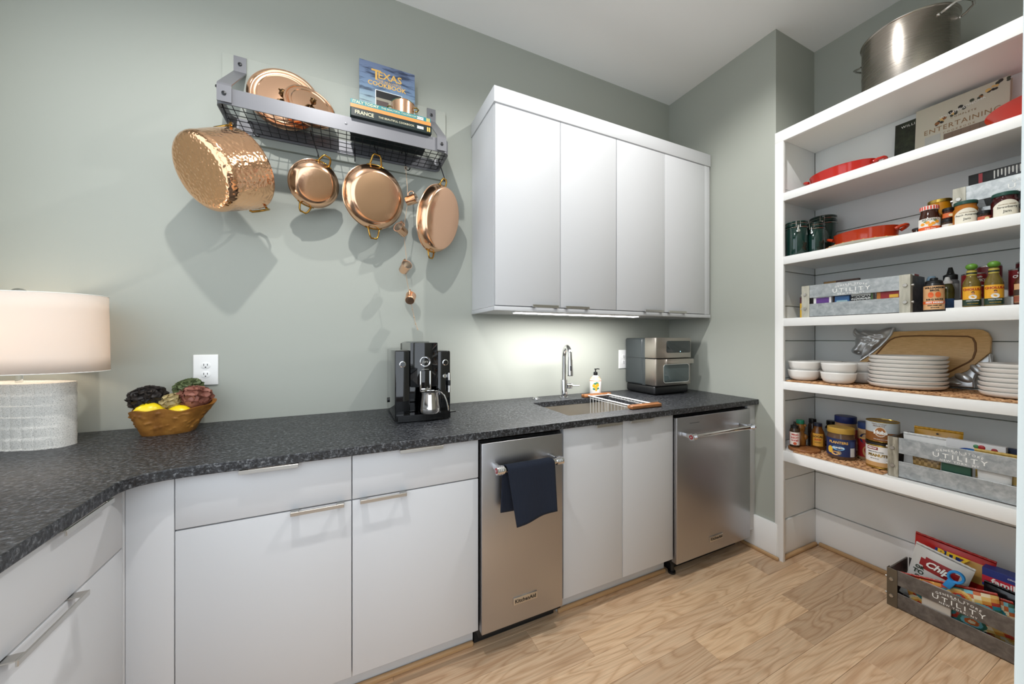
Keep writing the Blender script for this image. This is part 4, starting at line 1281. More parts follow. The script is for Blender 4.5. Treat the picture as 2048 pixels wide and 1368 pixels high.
# ================================================================ PANTRY GOODS
_mc = {}
def C_(h, rough=.45, metal=0.0):
    k = (h, rough, metal)
    if k not in _mc: _mc[k] = mat('paint_' + h[1:], h, rough, metal)
    return _mc[k]
VIEW = -1.22      # packages turned a little towards the doorway

def vessel(name, label, cat, loc, rz, body, bm_, lid=None, lm=None, seg=32, group=None, pname='body', lname='lid'):
    t = thing(name, label, cat, loc, rz, group)
    b = MB(); b.lathe(body, bm_, seg, cap=False); b.build(pname, t, smooth=50)
    if lid:
        b = MB(); b.lathe(lid, lm, seg, cap=False); b.build(lname, t, smooth=40)
    return t
def band(t, r, z0, z1, half, m, name='label', off=.0006, top=None):
    b = MB(); wrap_band(b, r, z0, z1, -half, half, m, off, 18, top=top); return b.build(name, t, smooth=60)
def wtext(t, s, size, m, r, z, a=0.0, **kw):
    """lettering bent round an upright cylinder of radius r, centred at angle a from the front"""
    return text(t, s, size, m, (r * math.sin(a), -r * math.cos(a), z), (PI / 2, 0, a), wrap=r, **kw)
def disc_on(t, r, a, z, rx, rz, m, name='emblem', off=.0012, n=16, rot=0):
    b = MB(); vs = []
    for k in range(n):
        th = 2 * PI * k / n; aa = a + rx * math.cos(th) / r; zz = z + rz * math.sin(th)
        vs += [((r + .0002) * math.sin(aa), -(r + .0002) * math.cos(aa), zz), ((r + off) * math.sin(aa), -(r + off) * math.cos(aa), zz)]
    b.add(vs, [list(range(0, 2 * n, 2)), list(range(1, 2 * n, 2))] + [[2 * k, 2 * k + 1, (2 * k + 3) % (2 * n), (2 * k + 2) % (2 * n)] for k in range(n)], m)
    return b.build(name, t, smooth=0)
def lidp(r, z0, z1): return [(0, z0), (r, z0), (r + .0005, z0 + .001), (r, z1 - .0015), (r - .0015, z1), (0, z1)]
def can(r, h): return [(0, .001), (r - .002, 0), (r, .001), (r, .003), (r - .001, .004), (r - .001, h - .004), (r, h - .003), (r, h - .001), (r - .0015, h), (r - .0025, h - .003), (0, h - .003)]
def jarp(r, h, neck=.86): return [(0, .001), (r * .92, 0), (r, .005), (r, h * .72), (r * .97, h * .80), (r * neck, h * .88), (r * neck, h), (0, h)]
def boxthing(name, label, cat, loc, rz, w, d, h, m, group=None, bev=.0012):
    t = thing(name, label, cat, loc, rz, group)
    b = MB(); b.box(-w / 2, w / 2, -d / 2, d / 2, 0, h, m, bev, 1); b.build('carton', t)
    return t
def plate_on(t, x0, x1, z0, z1, y, m, name='print', th=.0006):
    b = MB(); b.box(x0, x1, y - th, y - .0001, z0, z1, m); return b.build(name, t)

# ---------------------------------------------------------------- crates
def crate(label, loc, L, D, H, sm, pm, rz=-PI / 2, open_front=True, letters=True, slat_h=.068):
    t = thing('utility_crate', label, 'crate', loc, rz, None)
    th = .005
    def slat(x0, x1, y0, y1, z0, z1):
        b = MB(); b.box(x0, x1, y0, y1, z0, z1, sm, .0008, 1); return b.build('slat', t)
    gap = H - 2 * slat_h - .004
    s_top = slat_h - .004; slat_b = slat_h
    z1, z2 = .004, .004 + slat_h + gap
    f1 = slat(-L / 2 + .034, L / 2 - .034, -D / 2, -D / 2 + th, z1, z1 + slat_h)
    f2 = slat(-L / 2 + .034, L / 2 - .034, -D / 2, -D / 2 + th, z2, z2 + slat_h)
    slat(-L / 2 + .012, L / 2 - .012, D / 2 - th, D / 2, z1, z1 + slat_h); slat(-L / 2 + .012, L / 2 - .012, D / 2 - th, D / 2, z2, z2 + slat_h)
    for s in (-1, 1):
        b = MB(); b.box(s * (L / 2 - .006) - .003, s * (L / 2 - .006) + .003, -D / 2 + .006, D / 2 - .006, .004, H - .001, M_GALVD, .0008, 1); b.build('end_panel', t)
        b = MB()
        x0, x1 = (L / 2 - .0345, L / 2) if s > 0 else (-L / 2, -L / 2 + .0345)
        b.box(x0, x1, -D / 2 - .0025, -D / 2 - .0002, 0, H, pm, .0006, 1)
        b.box(s * L / 2 - .0012, s * L / 2 + .0012, -D / 2 - .0025, -D / 2 + .022, 0, H, pm, .0006, 1)
        p = b.build('corner_post', t)
        b = MB()
        for z in (H * .28, H * .72):
            c = s * (L / 2 - .015)
            b.lathe([(.0085, 0), (.0085, .0035), (.0075, .005), (0, .005)], M_NICKEL, 6, Matrix.Translation((c, -D / 2 - .0025, z)) @ Matrix.Rotation(PI / 2, 4, 'X'))
            b.lathe([(.006, 0), (.006, .008), (.0045, .0085), (0, .0085)], M_NICKEL, 12, Matrix.Translation((s * (L / 2 + .0012), -D / 2 + .011, z)) @ Matrix.Rotation(s * PI / 2, 4, 'Y'))
        b.build('bolts', p)
    b = MB(); b.box(-L / 2 + .01, L / 2 - .01, -D / 2 + .006, D / 2 - .006, 0.001, .0045, M_GALVD); b.build('floor', t)
    if letters:
        zc = z2 + slat_h / 2
        text(f2, 'UTILITY', .0270, M_LETW, (0, -D / 2 - .0002, zc - .008), FRONT, xs=1.12, space=1.45)
        text(f2, 'GENERAL STORE', .0125, M_LETW, (0, -D / 2 - .0002, zc + .019), FRONT, space=1.35, xs=1.05, arc=.22)
        text(f2, 'EST. 1860', .0070, M_LETW, (0, -D / 2 - .0002, zc + .011), FRONT, space=1.2)
        text(f2, 'NEW YORK, NY', .0115, M_LETW, (0, -D / 2 - .0002, zc - .0258), FRONT, space=1.35)
    return t
S0_, S1_, S2_, S3_, S4_, S5_ = [s[0] for s in SHELF]
E_ = .0006
CR3 = crate('galvanised utility crate on the shelf above the white dishes', (2.366, -1.0685, S3_ + .0012), .415, .172, .172, M_GALV, M_WEATHERL)
CR2 = crate('galvanised utility crate behind the jam jars, black book on top', (2.436, -1.594, S2_ + .0012), .420, .180, .172, M_GALV, M_WEATHERL)
CR5 = crate('galvanised utility crate with grey wooden corner posts, full of snack packets', (2.376, -1.416, S5_ + .0012), .420, .200, .180, M_GALV, M_WEATHER, slat_h=.070)
CR0 = crate('dark grey utility crate standing on the oak floor, full of snack bags', (2.437, -1.398, .001), .430, .200, .176, M_GALVD, C_('#6b6152', .45, .5))

# ---------------------------------------------------------------- top of the unit
t = thing('stockpot', 'large stainless stockpot with two loop handles on top of the shelving', 'stockpot', (2.430, -1.222, S0_ + E_), -1.88)
b = MB(); R = .158; h = .275
b.lathe([(0, .001), (R - .012, 0), (R - .003, .004), (R, .012), (R, h - .004), (R + .004, h - .001), (R + .0045, h + .002), (R, h + .003), (R - .003, h), (R - .004, .012), (R - .014, .005), (0, .004)], M_POTSTEEL, 80, cap=False); b.build('body', t, smooth=50)
for s in (1, -1):
    b = MB(); b.tube([(s * (R + x), y, h - .045 + z) for x, y, z in ((-.001, -.055, 0), (.012, -.054, .002), (.040, -.046, .012), (.052, -.02, .016), (.052, .02, .016), (.040, .046, .012), (.012, .054, .002), (-.001, .055, 0))], .0052, M_MIRROR, 10)
    for y in (-.055, .055): b.ball((s * (R - .0005) * math.cos(y / R), y, h - .045), .007, M_MIRROR, 10)
    b.build('handle', t, smooth=60)

# ---------------------------------------------------------------- shelf below the top: bakers and books
def oval_dish(label, loc, rz, ax, ay, h, m, mi, hand=True, flare=.88, hh=.035):
    t = thing('oval_dish', label, 'dish', loc, rz)
    b = MB(); b.lathe([(0, .0005), (.86 * flare, 0), (flare, .006), (1.0, h - .003), (1.015, h), (.99, h + .001)], m, 64, Matrix.Diagonal((ax, ay, 1, 1)), cap=False); b.build('body', t, smooth=50)
    b = MB(); b.lathe([(.99, h + .0009), (.965, h - .002), (flare * .93, .009), (0, .008)], mi, 64, Matrix.Diagonal((ax, ay, 1, 1)), cap=False); b.build('interior', t, smooth=50)
    if hand:
        for s in (1, -1):
            b = MB(); b.tube([(s * (ax * .97), -hh, h * .75), (s * (ax + .012), -hh * .9, h * .84), (s * (ax + .026), -hh * .4, h * .92), (s * (ax + .028), 0, h * .93), (s * (ax + .026), hh * .4, h * .92), (s * (ax + .012), hh * .9, h * .84), (s * (ax * .97), hh, h * .75)], .0075, m, 10); b.build('handle', t, smooth=60)
    return t
oval_dish('red oval baking dish with cream inside, left end of the second shelf from the top', (2.405, -.985, S1_ + E_), -PI / 2, .140, .100, .076, M_RED, M_CREAM)
t = thing('serving_bowl', 'wide red bowl at the right edge of the shelf with the books', 'bowl', (2.410, -1.640, S1_ + E_))
b = MB(); b.lathe([(0, .001), (.08, 0), (.085, .006), (.155, .038), (.180, .068), (.184, .069), (.180, .070)], C_('#c9321f', .15), 64, cap=False); b.build('body', t, smooth=60)
b = MB(); b.lathe([(.180, .0699), (.152, .042), (.08, .012), (0, .011)], C_('#c9321f', .15), 48, cap=False); b.build('interior', t, smooth=60)

def standing_book(label, loc, w, h, thick, cov, lean):
    k = thing('book', label, 'book', loc, (-lean, 0, -PI / 2))
    b = MB(); b.box(-w / 2, w / 2, -.003, 0, 0, h, cov); b.box(-w / 2, -w / 2 + .003, 0, thick - .003, 0, h, cov); b.box(-w / 2, w / 2, thick - .003, thick, 0, h, cov); b.build('cover', k)
    b = MB(); b.box(-w / 2 + .004, w / 2 - .004, .0004, thick - .0034, .003, h - .003, M_PAPER); b.build('pages', k)
    return k
M_GRNC = mat('green_book_cover', '#20281f', .35); noise_col(M_GRNC, 22, [(.35, '#10150f'), (.6, '#2a3322'), (.8, '#43482f')], 5)
k = standing_book('dark green cookbook leaning behind the larger entertaining cookbook', (2.572, -1.245, S1_ + .002), .235, .285, .028, M_GRNC, .09)
plate_on(k, -.035, .09, .02, .185, -.003, C_('#d8d0a8')); plate_on(k, -.01, .08, .03, .115, -.0037, C_('#4a2c36')); text(k, 'WILLIAMS', .017, M_LETW, (-.052, -.0032, .262), FRONT, space=1.2)
k = standing_book('wide cookbook about entertaining with a roast turkey on its cover', (2.537, -1.350, S1_ + .002), .276, .300, .030, C_('#c3bfae', .35), .09)
plate_on(k, -.045, .138, .0, .138, -.003, C_('#6b5a4c'), 'brick_picture'); 
b = MB()
for i in range(7):
    for j in range(8):
        x0 = -.044 + i * .0262; z0 = .002 + j * .017
        if not (-.012 < x0 < .10 and z0 < .085): b.box(x0, x0 + .0245, -.0041, -.0035, z0, z0 + .0155, C_('#7d6a5a'))
b.build('hearth_tiles', k, kind='stuff')
plate_on(k, -.012, .122, .0, .088, -.0042, M_BLACK, 'hearth')
b = MB(); b.ball((.048, -.005, .045), .043, C_('#8f4a22', .3), 20, .72, 1.35, .04); b.ball((.090, -.0055, .062), .020, C_('#b5672f', .3), 14, .7, 1.3, .08); b.build('turkey_picture', k)
b = MB(); rq = random.Random(4)
for i in range(34):
    u = rq.random(); x = -.07 + .205 * u; z = .205 + .085 * u + rq.uniform(-.012, .012)
    b.ball((x, -.004, z), rq.uniform(.004, .009), C_(rq.choice(['#2c2f28', '#3b4133', '#2a2724', '#8a5a30', '#d8b06a'])), 8, 1, 1, .12)
for x, z, c in ((-.10, .03, '#b2502c'), (-.085, .045, '#c0592f'), (-.07, .025, '#d6d2c8'), (-.055, .03, '#b2502c'), (-.05, .05, '#c0592f'), (-.11, .075, '#d9d4c4'), (-.118, .055, '#8d4a2c')): b.ball((x, -.004, z), .010, C_(c), 10, 1, 1, .1)
b.build('garland_picture', k, kind='stuff')
plate_on(k, -.105, -.055, .06, .15, -.0034, C_('#b4b6b0'), 'door_picture')
text(k, 'ENTERTAINING', .032, M_LETBROWN, (.004, -.0032, .172), FRONT, xs=.92, space=1.12)
text(k, 'COMPLETE', .012, M_LETBROWN, (.012, -.0032, .206), FRONT, space=1.4); text(k, 'COOKBOOK', .012, M_LETBROWN, (.0, -.0032, .146), FRONT, space=1.6)
text(k, 'WILLIAMS-SONOMA', .015, M_LETW, (.008, -.0052, .232), (PI / 2, -.16, 0))

# ---------------------------------------------------------------- canister shelf
def canister(label, loc, rz, r, h):
    t = thing('canister', label, 'canister', loc, rz, None)
    b = MB(); b.lathe([(0, .001), (r - .003, 0), (r, .004), (r, h * .80), (r - .002, h * .82), (r - .004, h * .845), (0, h * .845)], M_GREENGL, 40, cap=False); b.build('body', t, smooth=40)
    b = MB(); b.lathe([(r - .003, h * .846), (r + .001, h * .86), (r + .001, h * .90), (r - .003, h * .92), (r - .003, h * .94), (r + .0005, h * .955), (r + .0005, h * .985), (r - .004, h), (0, h)], M_GREENGL, 40, cap=False); b.build('lid', t, smooth=40)
    b = MB(); b.tube([((r + .0015) * math.cos(a), (r + .0015) * math.sin(a), h * .815) for a in [2 * PI * i / 40 for i in range(40)]], .0016, M_MIRROR, 6, closed=True)
    b.tube([((r + .0015) * math.cos(a), (r + .0015) * math.sin(a), h * .925) for a in [2 * PI * i / 40 for i in range(40)]], .0014, M_MIRROR, 6, closed=True); b.build('wire_collar', t)
    b = MB(); w = .009
    b.tube([(-w, -r - .003, h * .80), (-w, -r - .005, h * .92), (-w, -r - .003, h * .985), (w, -r - .003, h * .985), (w, -r - .005, h * .92), (w, -r - .003, h * .80)], .0013, M_MIRROR, 6)
    b.box(-.004, .004, -r - .008, -r - .005, h * .70, h * .86, M_MIRROR, .001); b.lathe([(.008, 0), (.0085, .002), (0, .004)], M_MIRROR, 16, Matrix.Translation((0, -r - .0055, h * .70)) @ Matrix.Rotation(PI / 2, 4, 'X')); b.build('bail_clasp', t)
    return t
canister('dark green clasp canister, at the far left end of its shelf', (2.318, -.814, S2_ + E_), -.95, .050, .195)
canister('smallest dark green clasp canister, beside the terracotta dish', (2.400, -.864, S2_ + E_), -1.45, .043, .185)
canister('tallest dark green clasp canister, standing behind the two front ones', (2.530, -.845, S2_ + E_), -1.2, .062, .245)
t = thing('serving_plate', 'cream plate with an orange painted rim under the terracotta dish', 'plate', (2.420, -1.085, S2_ + E_))
b = MB(); b.lathe([(0, .001), (.10, 0), (.105, .003), (.155, .013), (.162, .019), (.160, .0195)], C_('#cfccbe', .25), 60, cap=False); b.build('body', t, smooth=50)
b = MB(); b.lathe([(.1601, .0194), (.1625, .0185), (.163, .0195), (.161, .0208), (.150, .0172), (.140, .0132), (.14, .0118), (.1595, .0188)], C_('#d35a22', .25), 60, cap=False)
b.build('painted_rim', t, smooth=50)
b = MB()
for i in range(26):
    a = 2 * PI * i / 26; b.ball((.1622 * math.cos(a), .1622 * math.sin(a), .0196), .0042, C_('#e9b23a', .3), 8, .35)
b.build('rim_dots', t, kind='stuff')
b = MB(); b.lathe([(.1395, .0128), (.105, .0065), (0, .005)], C_('#d8d2c0', .25), 48, cap=False); b.build('well', t, smooth=50)
t = oval_dish('glazed terracotta baking dish resting on the orange-rimmed plate', (2.420, -1.072, S2_ + .0085), -PI / 2, .124, .094, .078, M_TERRA, M_TERRA, True, .93, .03)

M_LIDGR, M_LIDBK, M_GOLD = C_('#1f4a40', .35), C_('#141416', .3), mat('gold_tin', '#c8a650', .25, .9)
def jam(label, loc, rz, r, h, col, lab, lid, lines):
    t = vessel('jam_jar', label, 'jar', loc, rz, jarp(r, h * .86), C_(col, .06), lidp(r * .93, h * .86, h), lid)
    b = MB()
    def top(u): return .022 * math.sin(PI * u) ** .8
    wrap_band(b, r, .004, h * .46, -1.05, 1.05, lab, .0007, 20, top=top); b.build('label', t, smooth=60)
    for s, sz, z, m in lines: wtext(t, s, sz, m, r + .0009, z)
    return t
t = vessel('jam_jar', 'marmalade jar with red gingham lid and oranges on its label', 'jar', (2.322, -1.322, S2_ + E_), VIEW, [(0, .001), (.028, 0), (.031, .004), (.032, .05), (.030, .068), (.026, .088), (.026, .098), (0, .098)], C_('#3a1a0e', .05), lidp(.028, .0985, .116), C_('#e9e2da', .4))
b = MB()
for i in range(20): wrap_band(b, .028, .0995, .1145, 2 * PI * i / 20, 2 * PI * (i + .5) / 20, C_('#d8402c', .4), .0009, 2)
for i in range(4): b.lathe([(.006 + .0058 * i, .1164), (.0085 + .0058 * i, .1166)], C_('#d8402c', .4), 24, cap=False)
b.build('gingham_print', t, smooth=0, kind='stuff')
lb_ = band(t, .0325, .003, .060, 1.35, M_PAPER); band(t, .0330, .003, .024, 1.35, C_('#dd5a1e'), 'orange_band')
for a, z in ((-.7, .036), (-.25, .041), (.25, .036), (.62, .042), (0, .030)): disc_on(t, .0331, a, z, .0065, .0062, C_('#eea030'), 'orange_picture')
for a, z in ((-.45, .046), (.45, .048)): disc_on(t, .0331, a, z, .005, .0025, C_('#4f7a35'), 'leaf_picture')
wtext(t, "SMUCKER'S", .0105, M_LETK, .0334, .0535); wtext(t, 'Sugar Free', .0075, M_LETW, .0338, .015); wtext(t, 'Orange Marmalade', .0055, M_LETW, .0338, .008)
vessel('mini_jar', 'tiny dark jam jar left of the marmalade', 'jar', (2.370, -1.272, S2_ + E_), VIEW, jarp(.017, .032), C_('#2a120c', .06), lidp(.0172, .032, .042), M_LIDBK)
vessel('preserve_jar', 'tall mustard-yellow preserve jar with a gold lid behind the marmalade', 'jar', (2.405, -1.330, S2_ + E_), VIEW, jarp(.037, .140, .93), C_('#b9790f', .08), lidp(.036, .140, .154), M_GOLD)
def mini(label, loc, c1, c2, h=.046, r=.0185):
    t = vessel('mini_jar', label, 'jar', loc, VIEW, jarp(r, h * .72, .92), C_(c1, .06), lidp(r * .98, h * .72, h), M_LIDBK)
    band(t, r, .004, h * .5, 1.2, C_(c2)); disc_on(t, r + .0007, .2, h * .28, .006, .006, C_('#e7dcae')); return t
mini('mini jar with a white label, under the other mini jar beside the marmalade', (2.325, -1.375, S2_ + E_), '#3b2a20', '#d9d7d2')
mini('mini jar with an orange label, stacked on top of the white-labelled one', (2.327, -1.376, S2_ + .0475), '#3b1a10', '#c9622c')
PEACH = [('Peach Amaretto', .0098, .040, M_LETK), ('Jam', .0135, .024, M_LETK), ('STONEWALL KITCHEN', .0042, .050, M_LETBROWN)]
jam('peach jam jar with a green lid and handwritten cream label', (2.312, -1.425, S2_ + E_), VIEW, .034, .100, '#a8661c', C_('#e5dfce'), M_LIDGR, PEACH)
STRAW = [('Strawberry', .0110, .040, M_LETK), ('Jam', .0135, .024, M_LETK), ('STONEWALL KITCHEN', .0042, .050, M_LETBROWN)]
jam('dark red strawberry jam jar with a green lid', (2.312, -1.522, S2_ + E_), VIEW, .034, .100, '#3a0f12', C_('#e5dfce'), M_LIDGR, STRAW)
mini('mini jar between the peach and the strawberry jam', (2.306, -1.474, S2_ + E_), '#2c1a12', '#b4553a')
mini('mini jar at the right edge, beside the strawberry jam', (2.306, -1.574, S2_ + E_), '#2c1a12', '#b98a3a')
t = thing('book_box', 'black boxed book with a spine list, lying across the top of the jam shelf crate', 'book', (2.420, -1.535, S2_ + .1745), -PI / 2)
b = MB(); b.box(-.115, .115, -.055, .075, 0, .046, C_('#17181a', .35), .002); b.build('cover', t)
plate_on(t, -.088, -.078, .004, .042, -.055, C_('#a82430'), 'red_block'); 
b = MB()
for i in range(17):
    x = -.050 + i * .0088; b.box(x, x + .0032, -.0556, -.0551, .008 + .004 * (i % 3), .040, M_LETW)
b.build('spine_lines', t, kind='stuff')

# ---------------------------------------------------------------- crate shelf and sauces
b = MB(); b.box(2.262, 2.355, -1.84, -1.384, 0, .012, M_SHELFW, .001); b.box(2.355, 2.455, -1.84, -1.384, 0, .049, M_SHELFW, .001); b.box(2.455, 2.55, -1.84, -1.384, 0, .086, M_SHELFW, .001)
o = b.build('step_riser', None, (0, 0, S3_ + E_)); tag(o, 'white three-step shelf riser under the soup cans and hot sauces', 'shelf riser')
Zr1, Zr2, Zr3 = S3_ + .0135, S3_ + .0505, S3_ + .0875
t = boxthing('food_box', 'yellow and maroon box behind the left end of the shelf crate', 'box', (2.40, -.828, S3_ + E_), -1.35, .060, .03, .122, C_('#d9ac1c'))
plate_on(t, -.030, .030, .088, .122, -.015, C_('#5a1c24'))
zc = S3_ + .0062
def packet(label, loc, w, h, d, cols, name='seasoning_box', rz=-PI / 2):
    t = boxthing(name, label, 'box', loc, rz, w, d, h, C_(cols[0])); return t
t = packet('purple and white packet inside the galvanised crate, seen through its gap', (2.300, -.948, zc), .078, .100, .022, ('#e4e2e4',)); plate_on(t, -.026, .030, .062, .096, -.011, C_('#5b3480'))
t = packet('blue packet inside the galvanised crate beside the purple one', (2.302, -1.030, zc), .060, .098, .022, ('#2f5a8c',)); plate_on(t, -.022, .022, .05, .075, -.011, C_('#8fb0b8'))
t = packet('silver Mexican seasoning box in the galvanised crate', (2.302, -1.107, zc), .082, .101, .022, ('#b9bcbb',)); plate_on(t, .033, .041, .0, .101, -.011, C_('#3f5a2a')); text(t, [('MEXICAN', .0, 1.0, M_LETK), ('SEASONING', -.0165, .78, M_LETK)], .0175, M_LETK, (-.004, -.0113, .084), FRONT, bold=.0008, shear=.1)
t = packet('red chilli packet inside the galvanised crate', (2.302, -1.205, zc), .088, .100, .022, ('#8f1b22',)); plate_on(t, -.043, -.03, 0, .1, -.011, C_('#b06a1e')); disc = plate_on(t, .0, .03, .07, .085, -.011, C_('#d8a83a'))
t = packet('brown chocolate bar box poking out of the top of the galvanised crate', (2.385, -.990, zc + .0), .150, .190, .016, ('#3f2418',)); plate_on(t, -.073, -.02, .172, .188, -.008, C_('#8a6a3a'))
t = packet('red and white box at the right end inside the galvanised crate', (2.395, -1.235, zc), .055, .178, .05, ('#b3282a',)); plate_on(t, .008, .0275, 0, .178, -.025, C_('#c9cfcc'))
# bbq sauce
t = thing('sauce_bottle', 'barbecue sauce bottle with tan label and black cap', 'bottle', (2.312, -1.338, S3_ + E_), VIEW)
b = MB(); b.lathe([(0, .001), (.028, 0), (.030, .004), (.030, .116), (.027, .122), (0, .122)], C_('#1c1c1f', .3), 36, cap=False); b.build('body', t, smooth=45)
b = MB(); b.lathe([(.026, .1222), (.026, .132), (.020, .137), (.012, .138), (.012, .146), (.010, .148), (0, .148)], M_BLACK, 28, cap=False); b.build('cap', t, smooth=35)
band(t, .030, .010, .112, 1.55, C_('#d7a878'))
for s, sz, z, m in (('WILLIAMSON', .0105, .103, M_LETK), ('BROS.', .0105, .0915, M_LETK), ('B-B-Q SAUCE', .0090, .053, M_LETK), ('SMOKY - SWEET - HOT', .0042, .0275, M_LETK), ('NET WT 18 OZ', .0036, .018, M_LETK)): wtext(t, s, sz, m, .0309, z, bold=.0004)
band(t, .0306, .034, .046, 1.55, C_('#e0632a'), 'orange_band'); wtext(t, 'HOT HONEY', .0095, M_LETW, .0315, .040, bold=.0005)
for a in (-.38, .30): disc_on(t, .0306, a, .073, .0085, .012, C_('#e0632a'), 'portrait_print')
# bottles behind
t = vessel('condiment_bottle', 'bottle with a white flip cap behind the barbecue sauce', 'bottle', (2.405, -1.352, S3_ + E_), VIEW, [(0, .001), (.02, 0), (.0215, .004), (.0215, .10), (.018, .118), (.012, .126), (0, .126)], C_('#4d4a22', .12), [(0, .1262), (.0155, .1262), (.0155, .136), (.010, .140), (.006, .156), (0, .157)], C_('#e6e6e4', .35), lname='cap')
band(t, .0215, .01, .06, 1.4, C_('#30507a'))
t = vessel('condiment_bottle', 'bottle with a tall black nozzle cap in the back row of sauces', 'bottle', (2.470, -1.345, S3_ + E_), VIEW, [(0, .001), (.024, 0), (.0255, .004), (.0255, .14), (.02, .15), (0, .15)], C_('#6f7072', .25), [(0, .1502), (.022, .1502), (.022, .170), (.012, .176), (.006, .205), (0, .206)], M_BLACK, lname='cap')
band(t, .0255, .01, .13, 1.3, C_('#b9b9b6'))
t = vessel('condiment_bottle', 'small bottle with a pale blue cap behind the barbecue sauce', 'bottle', (2.455, -1.292, S3_ + E_), VIEW, [(0, .001), (.02, 0), (.021, .004), (.021, .128), (.015, .14), (0, .14)], C_('#2c3c5c', .2), [(0, .1402), (.016, .1402), (.016, .160), (.011, .172), (0, .174)], C_('#8fb0c8', .3), lname='cap')
def hotsauce(label, loc):
    t = thing('hot_sauce_bottle', label, 'bottle', loc, VIEW, None)
    b = MB(); b.lathe([(0, .001), (.022, 0), (.024, .004), (.024, .088), (.022, .102), (.015, .118), (.0128, .126), (.0128, .150), (0, .150)], C_('#6a5a26', .05), 32, cap=False); b.build('body', t, smooth=50)
    b = MB(); b.ball((0, 0, .1635), .0165, C_('#5a8a2c', .4), 18, .82); b.build('wooden_cap', t)
    band(t, .024, .006, .082, 1.25, C_('#e5a62a')); band(t, .0246, .006, .030, 1.25, C_('#20392c'), 'green_band'); band(t, .0128, .128, .147, 2.6, C_('#b8a648'), 'neck_label'); band(t, .0134, .1335, .140, 2.6, C_('#1f2a22'), 'neck_stripe'); 
    wtext(t, 'CHOLULA', .0122, C_('#a83a1c'), .0250, .070, bold=.0005); wtext(t, 'GREEN PEPPER', .0055, M_LETW, .0256, .0245); wtext(t, 'SALSA PICANTE', .0042, C_('#d8b23a'), .0256, .0135)
    disc_on(t, .0247, 0, .0395, .0105, .0095, C_('#e7e4de'), 'blouse_print'); disc_on(t, .0252, 0, .0545, .0032, .0040, C_('#c98a5c'), 'face_print', .0014); disc_on(t, .0249, 0, .0585, .0040, .0032, C_('#241a16'), 'hair_print', .0014)
    return t
hotsauce('green-capped hot sauce bottle, the left one of the pair on the riser', (2.306, -1.442, Zr1))
hotsauce('green-capped hot sauce bottle, the right one of the pair on the riser', (2.306, -1.497, Zr1))
t = vessel('sauce_bottle', 'brown sauce bottle with a dark cap at the right edge of the riser', 'bottle', (2.303, -1.566, Zr1), VIEW, [(0, .001), (.021, 0), (.023, .004), (.023, .080), (.019, .096), (.012, .108), (.011, .125), (0, .125)], C_('#4a2412', .06), lidp(.0125, .125, .142), M_LIDBK, lname='cap')
band(t, .023, .008, .078, 1.3, C_('#c9a074')); band(t, .0236, .034, .056, 1.3, C_('#3a2a22'), 'dark_band'); band(t, .0236, .010, .032, 1.3, C_('#8a4a36'), 'red_band')
def soup(label, loc, c, words, extra=()):
    t = thing('soup_can', label, 'can', loc, VIEW, None)
    b = MB(); b.lathe(can(.0335, .110), C_('#c8c8c6', .25, 1.0), 36, cap=False); b.build('tin', t, smooth=30)
    band(t, .0330, .006, .104, 2.9, C_(c, .35), off=.0008)
    for s, sz, z, m in words: wtext(t, s, sz, m, .0342, z, bold=.0006)
    for a, z, rx, rz, cc in extra: disc_on(t, .0338, a, z, rx, rz, C_(cc), 'food_picture')
    return t
CH = [("Campbell's", .0085, .092, M_LETW), ('CHUNKY', .0150, .078, M_LETW)]
soup('red soup can on the middle riser step, left of the others', (2.412, -1.424, Zr2), '#8c1f22', CH + [('CLASSIC CHICKEN', .0055, .055, M_LETW)], [(-.1, .03, .018, .018, '#d8c090'), (.3, .025, .008, .006, '#c4602c')])
soup('dark red soup can in the back row of the riser between the hot sauces', (2.505, -1.445, Zr3), '#7c1a20', [])
soup('soup can with silver and purple label right of the hot sauces', (2.412, -1.545, Zr2 + .0), '#7c1a20', CH)
o = soup('soup can in the back row of the riser at the right edge', (2.505, -1.545, Zr3), '#6a1c22', CH, [(0, .03, .02, .02, '#4a3430')])
soup('soup can stacked on the back riser step near the right edge', (2.505, -1.625, Zr3), '#77191e', CH)

# ---------------------------------------------------------------- dish shelf
def mat_obj(label, x0, x1, y0, y1, z, phase=0):
    t = thing('woven_mat', label, 'mat', ((x0 + x1) / 2, (y0 + y1) / 2, z))
    b = MB(); w, l = (x1 - x0) / 2, (y1 - y0) / 2
    b.box(-w + .004, w, -l, l, 0, .0025, M_RATTAN); b.build('backing', t)
    b = MB(); n = int((y1 - y0) / .025)
    rows = max(2, int((x1 - x0) / .022))
    for r in range(rows):
        for i in range(n):
            if r > 7 and r < rows - 1 and i % 2: continue
            x = -w + .008 + r * (2 * w - .012) / (rows - 1); y = -l + (i + .5) * 2 * l / n
            b.ball((x, y + (.006 if r % 2 else 0), .0042), .0135, M_RATTAN, 6 if r > 2 else 8, .26, .60, 1.0, None)
    b.build('weave', t, smooth=60, kind='stuff')
    return t
mat_obj('brown woven fibre mat under the white bowls and plates', 2.249, 2.600, -1.80, -.793, S4_ + E_)
mat_obj('brown woven fibre mat under the nut jars and cans', 2.249, 2.560, -1.195, -.830, S5_ + E_)
ZM4, ZM5 = S4_ + .0085, S5_ + .0085
def bowlthing(label, loc):
    t = thing('cereal_bowl', label, 'bowl', loc, rnd.uniform(0, 3), 'white bowls on the dish shelf')
    R_ = .071
    b = MB(); b.lathe([(0, .002), (.036, .0015), (.038, 0), (.046, .001), (.060, .010), (.068, .026), (R_, .050), (R_ + .0015, .0565), (R_, .058), (R_ - .0025, .0565), (R_ - .006, .028), (.055, .013), (.04, .007), (0, .006)], M_CERAMIC, 44, cap=False); o = b.build('bowl_body', t, smooth=60)
    return t
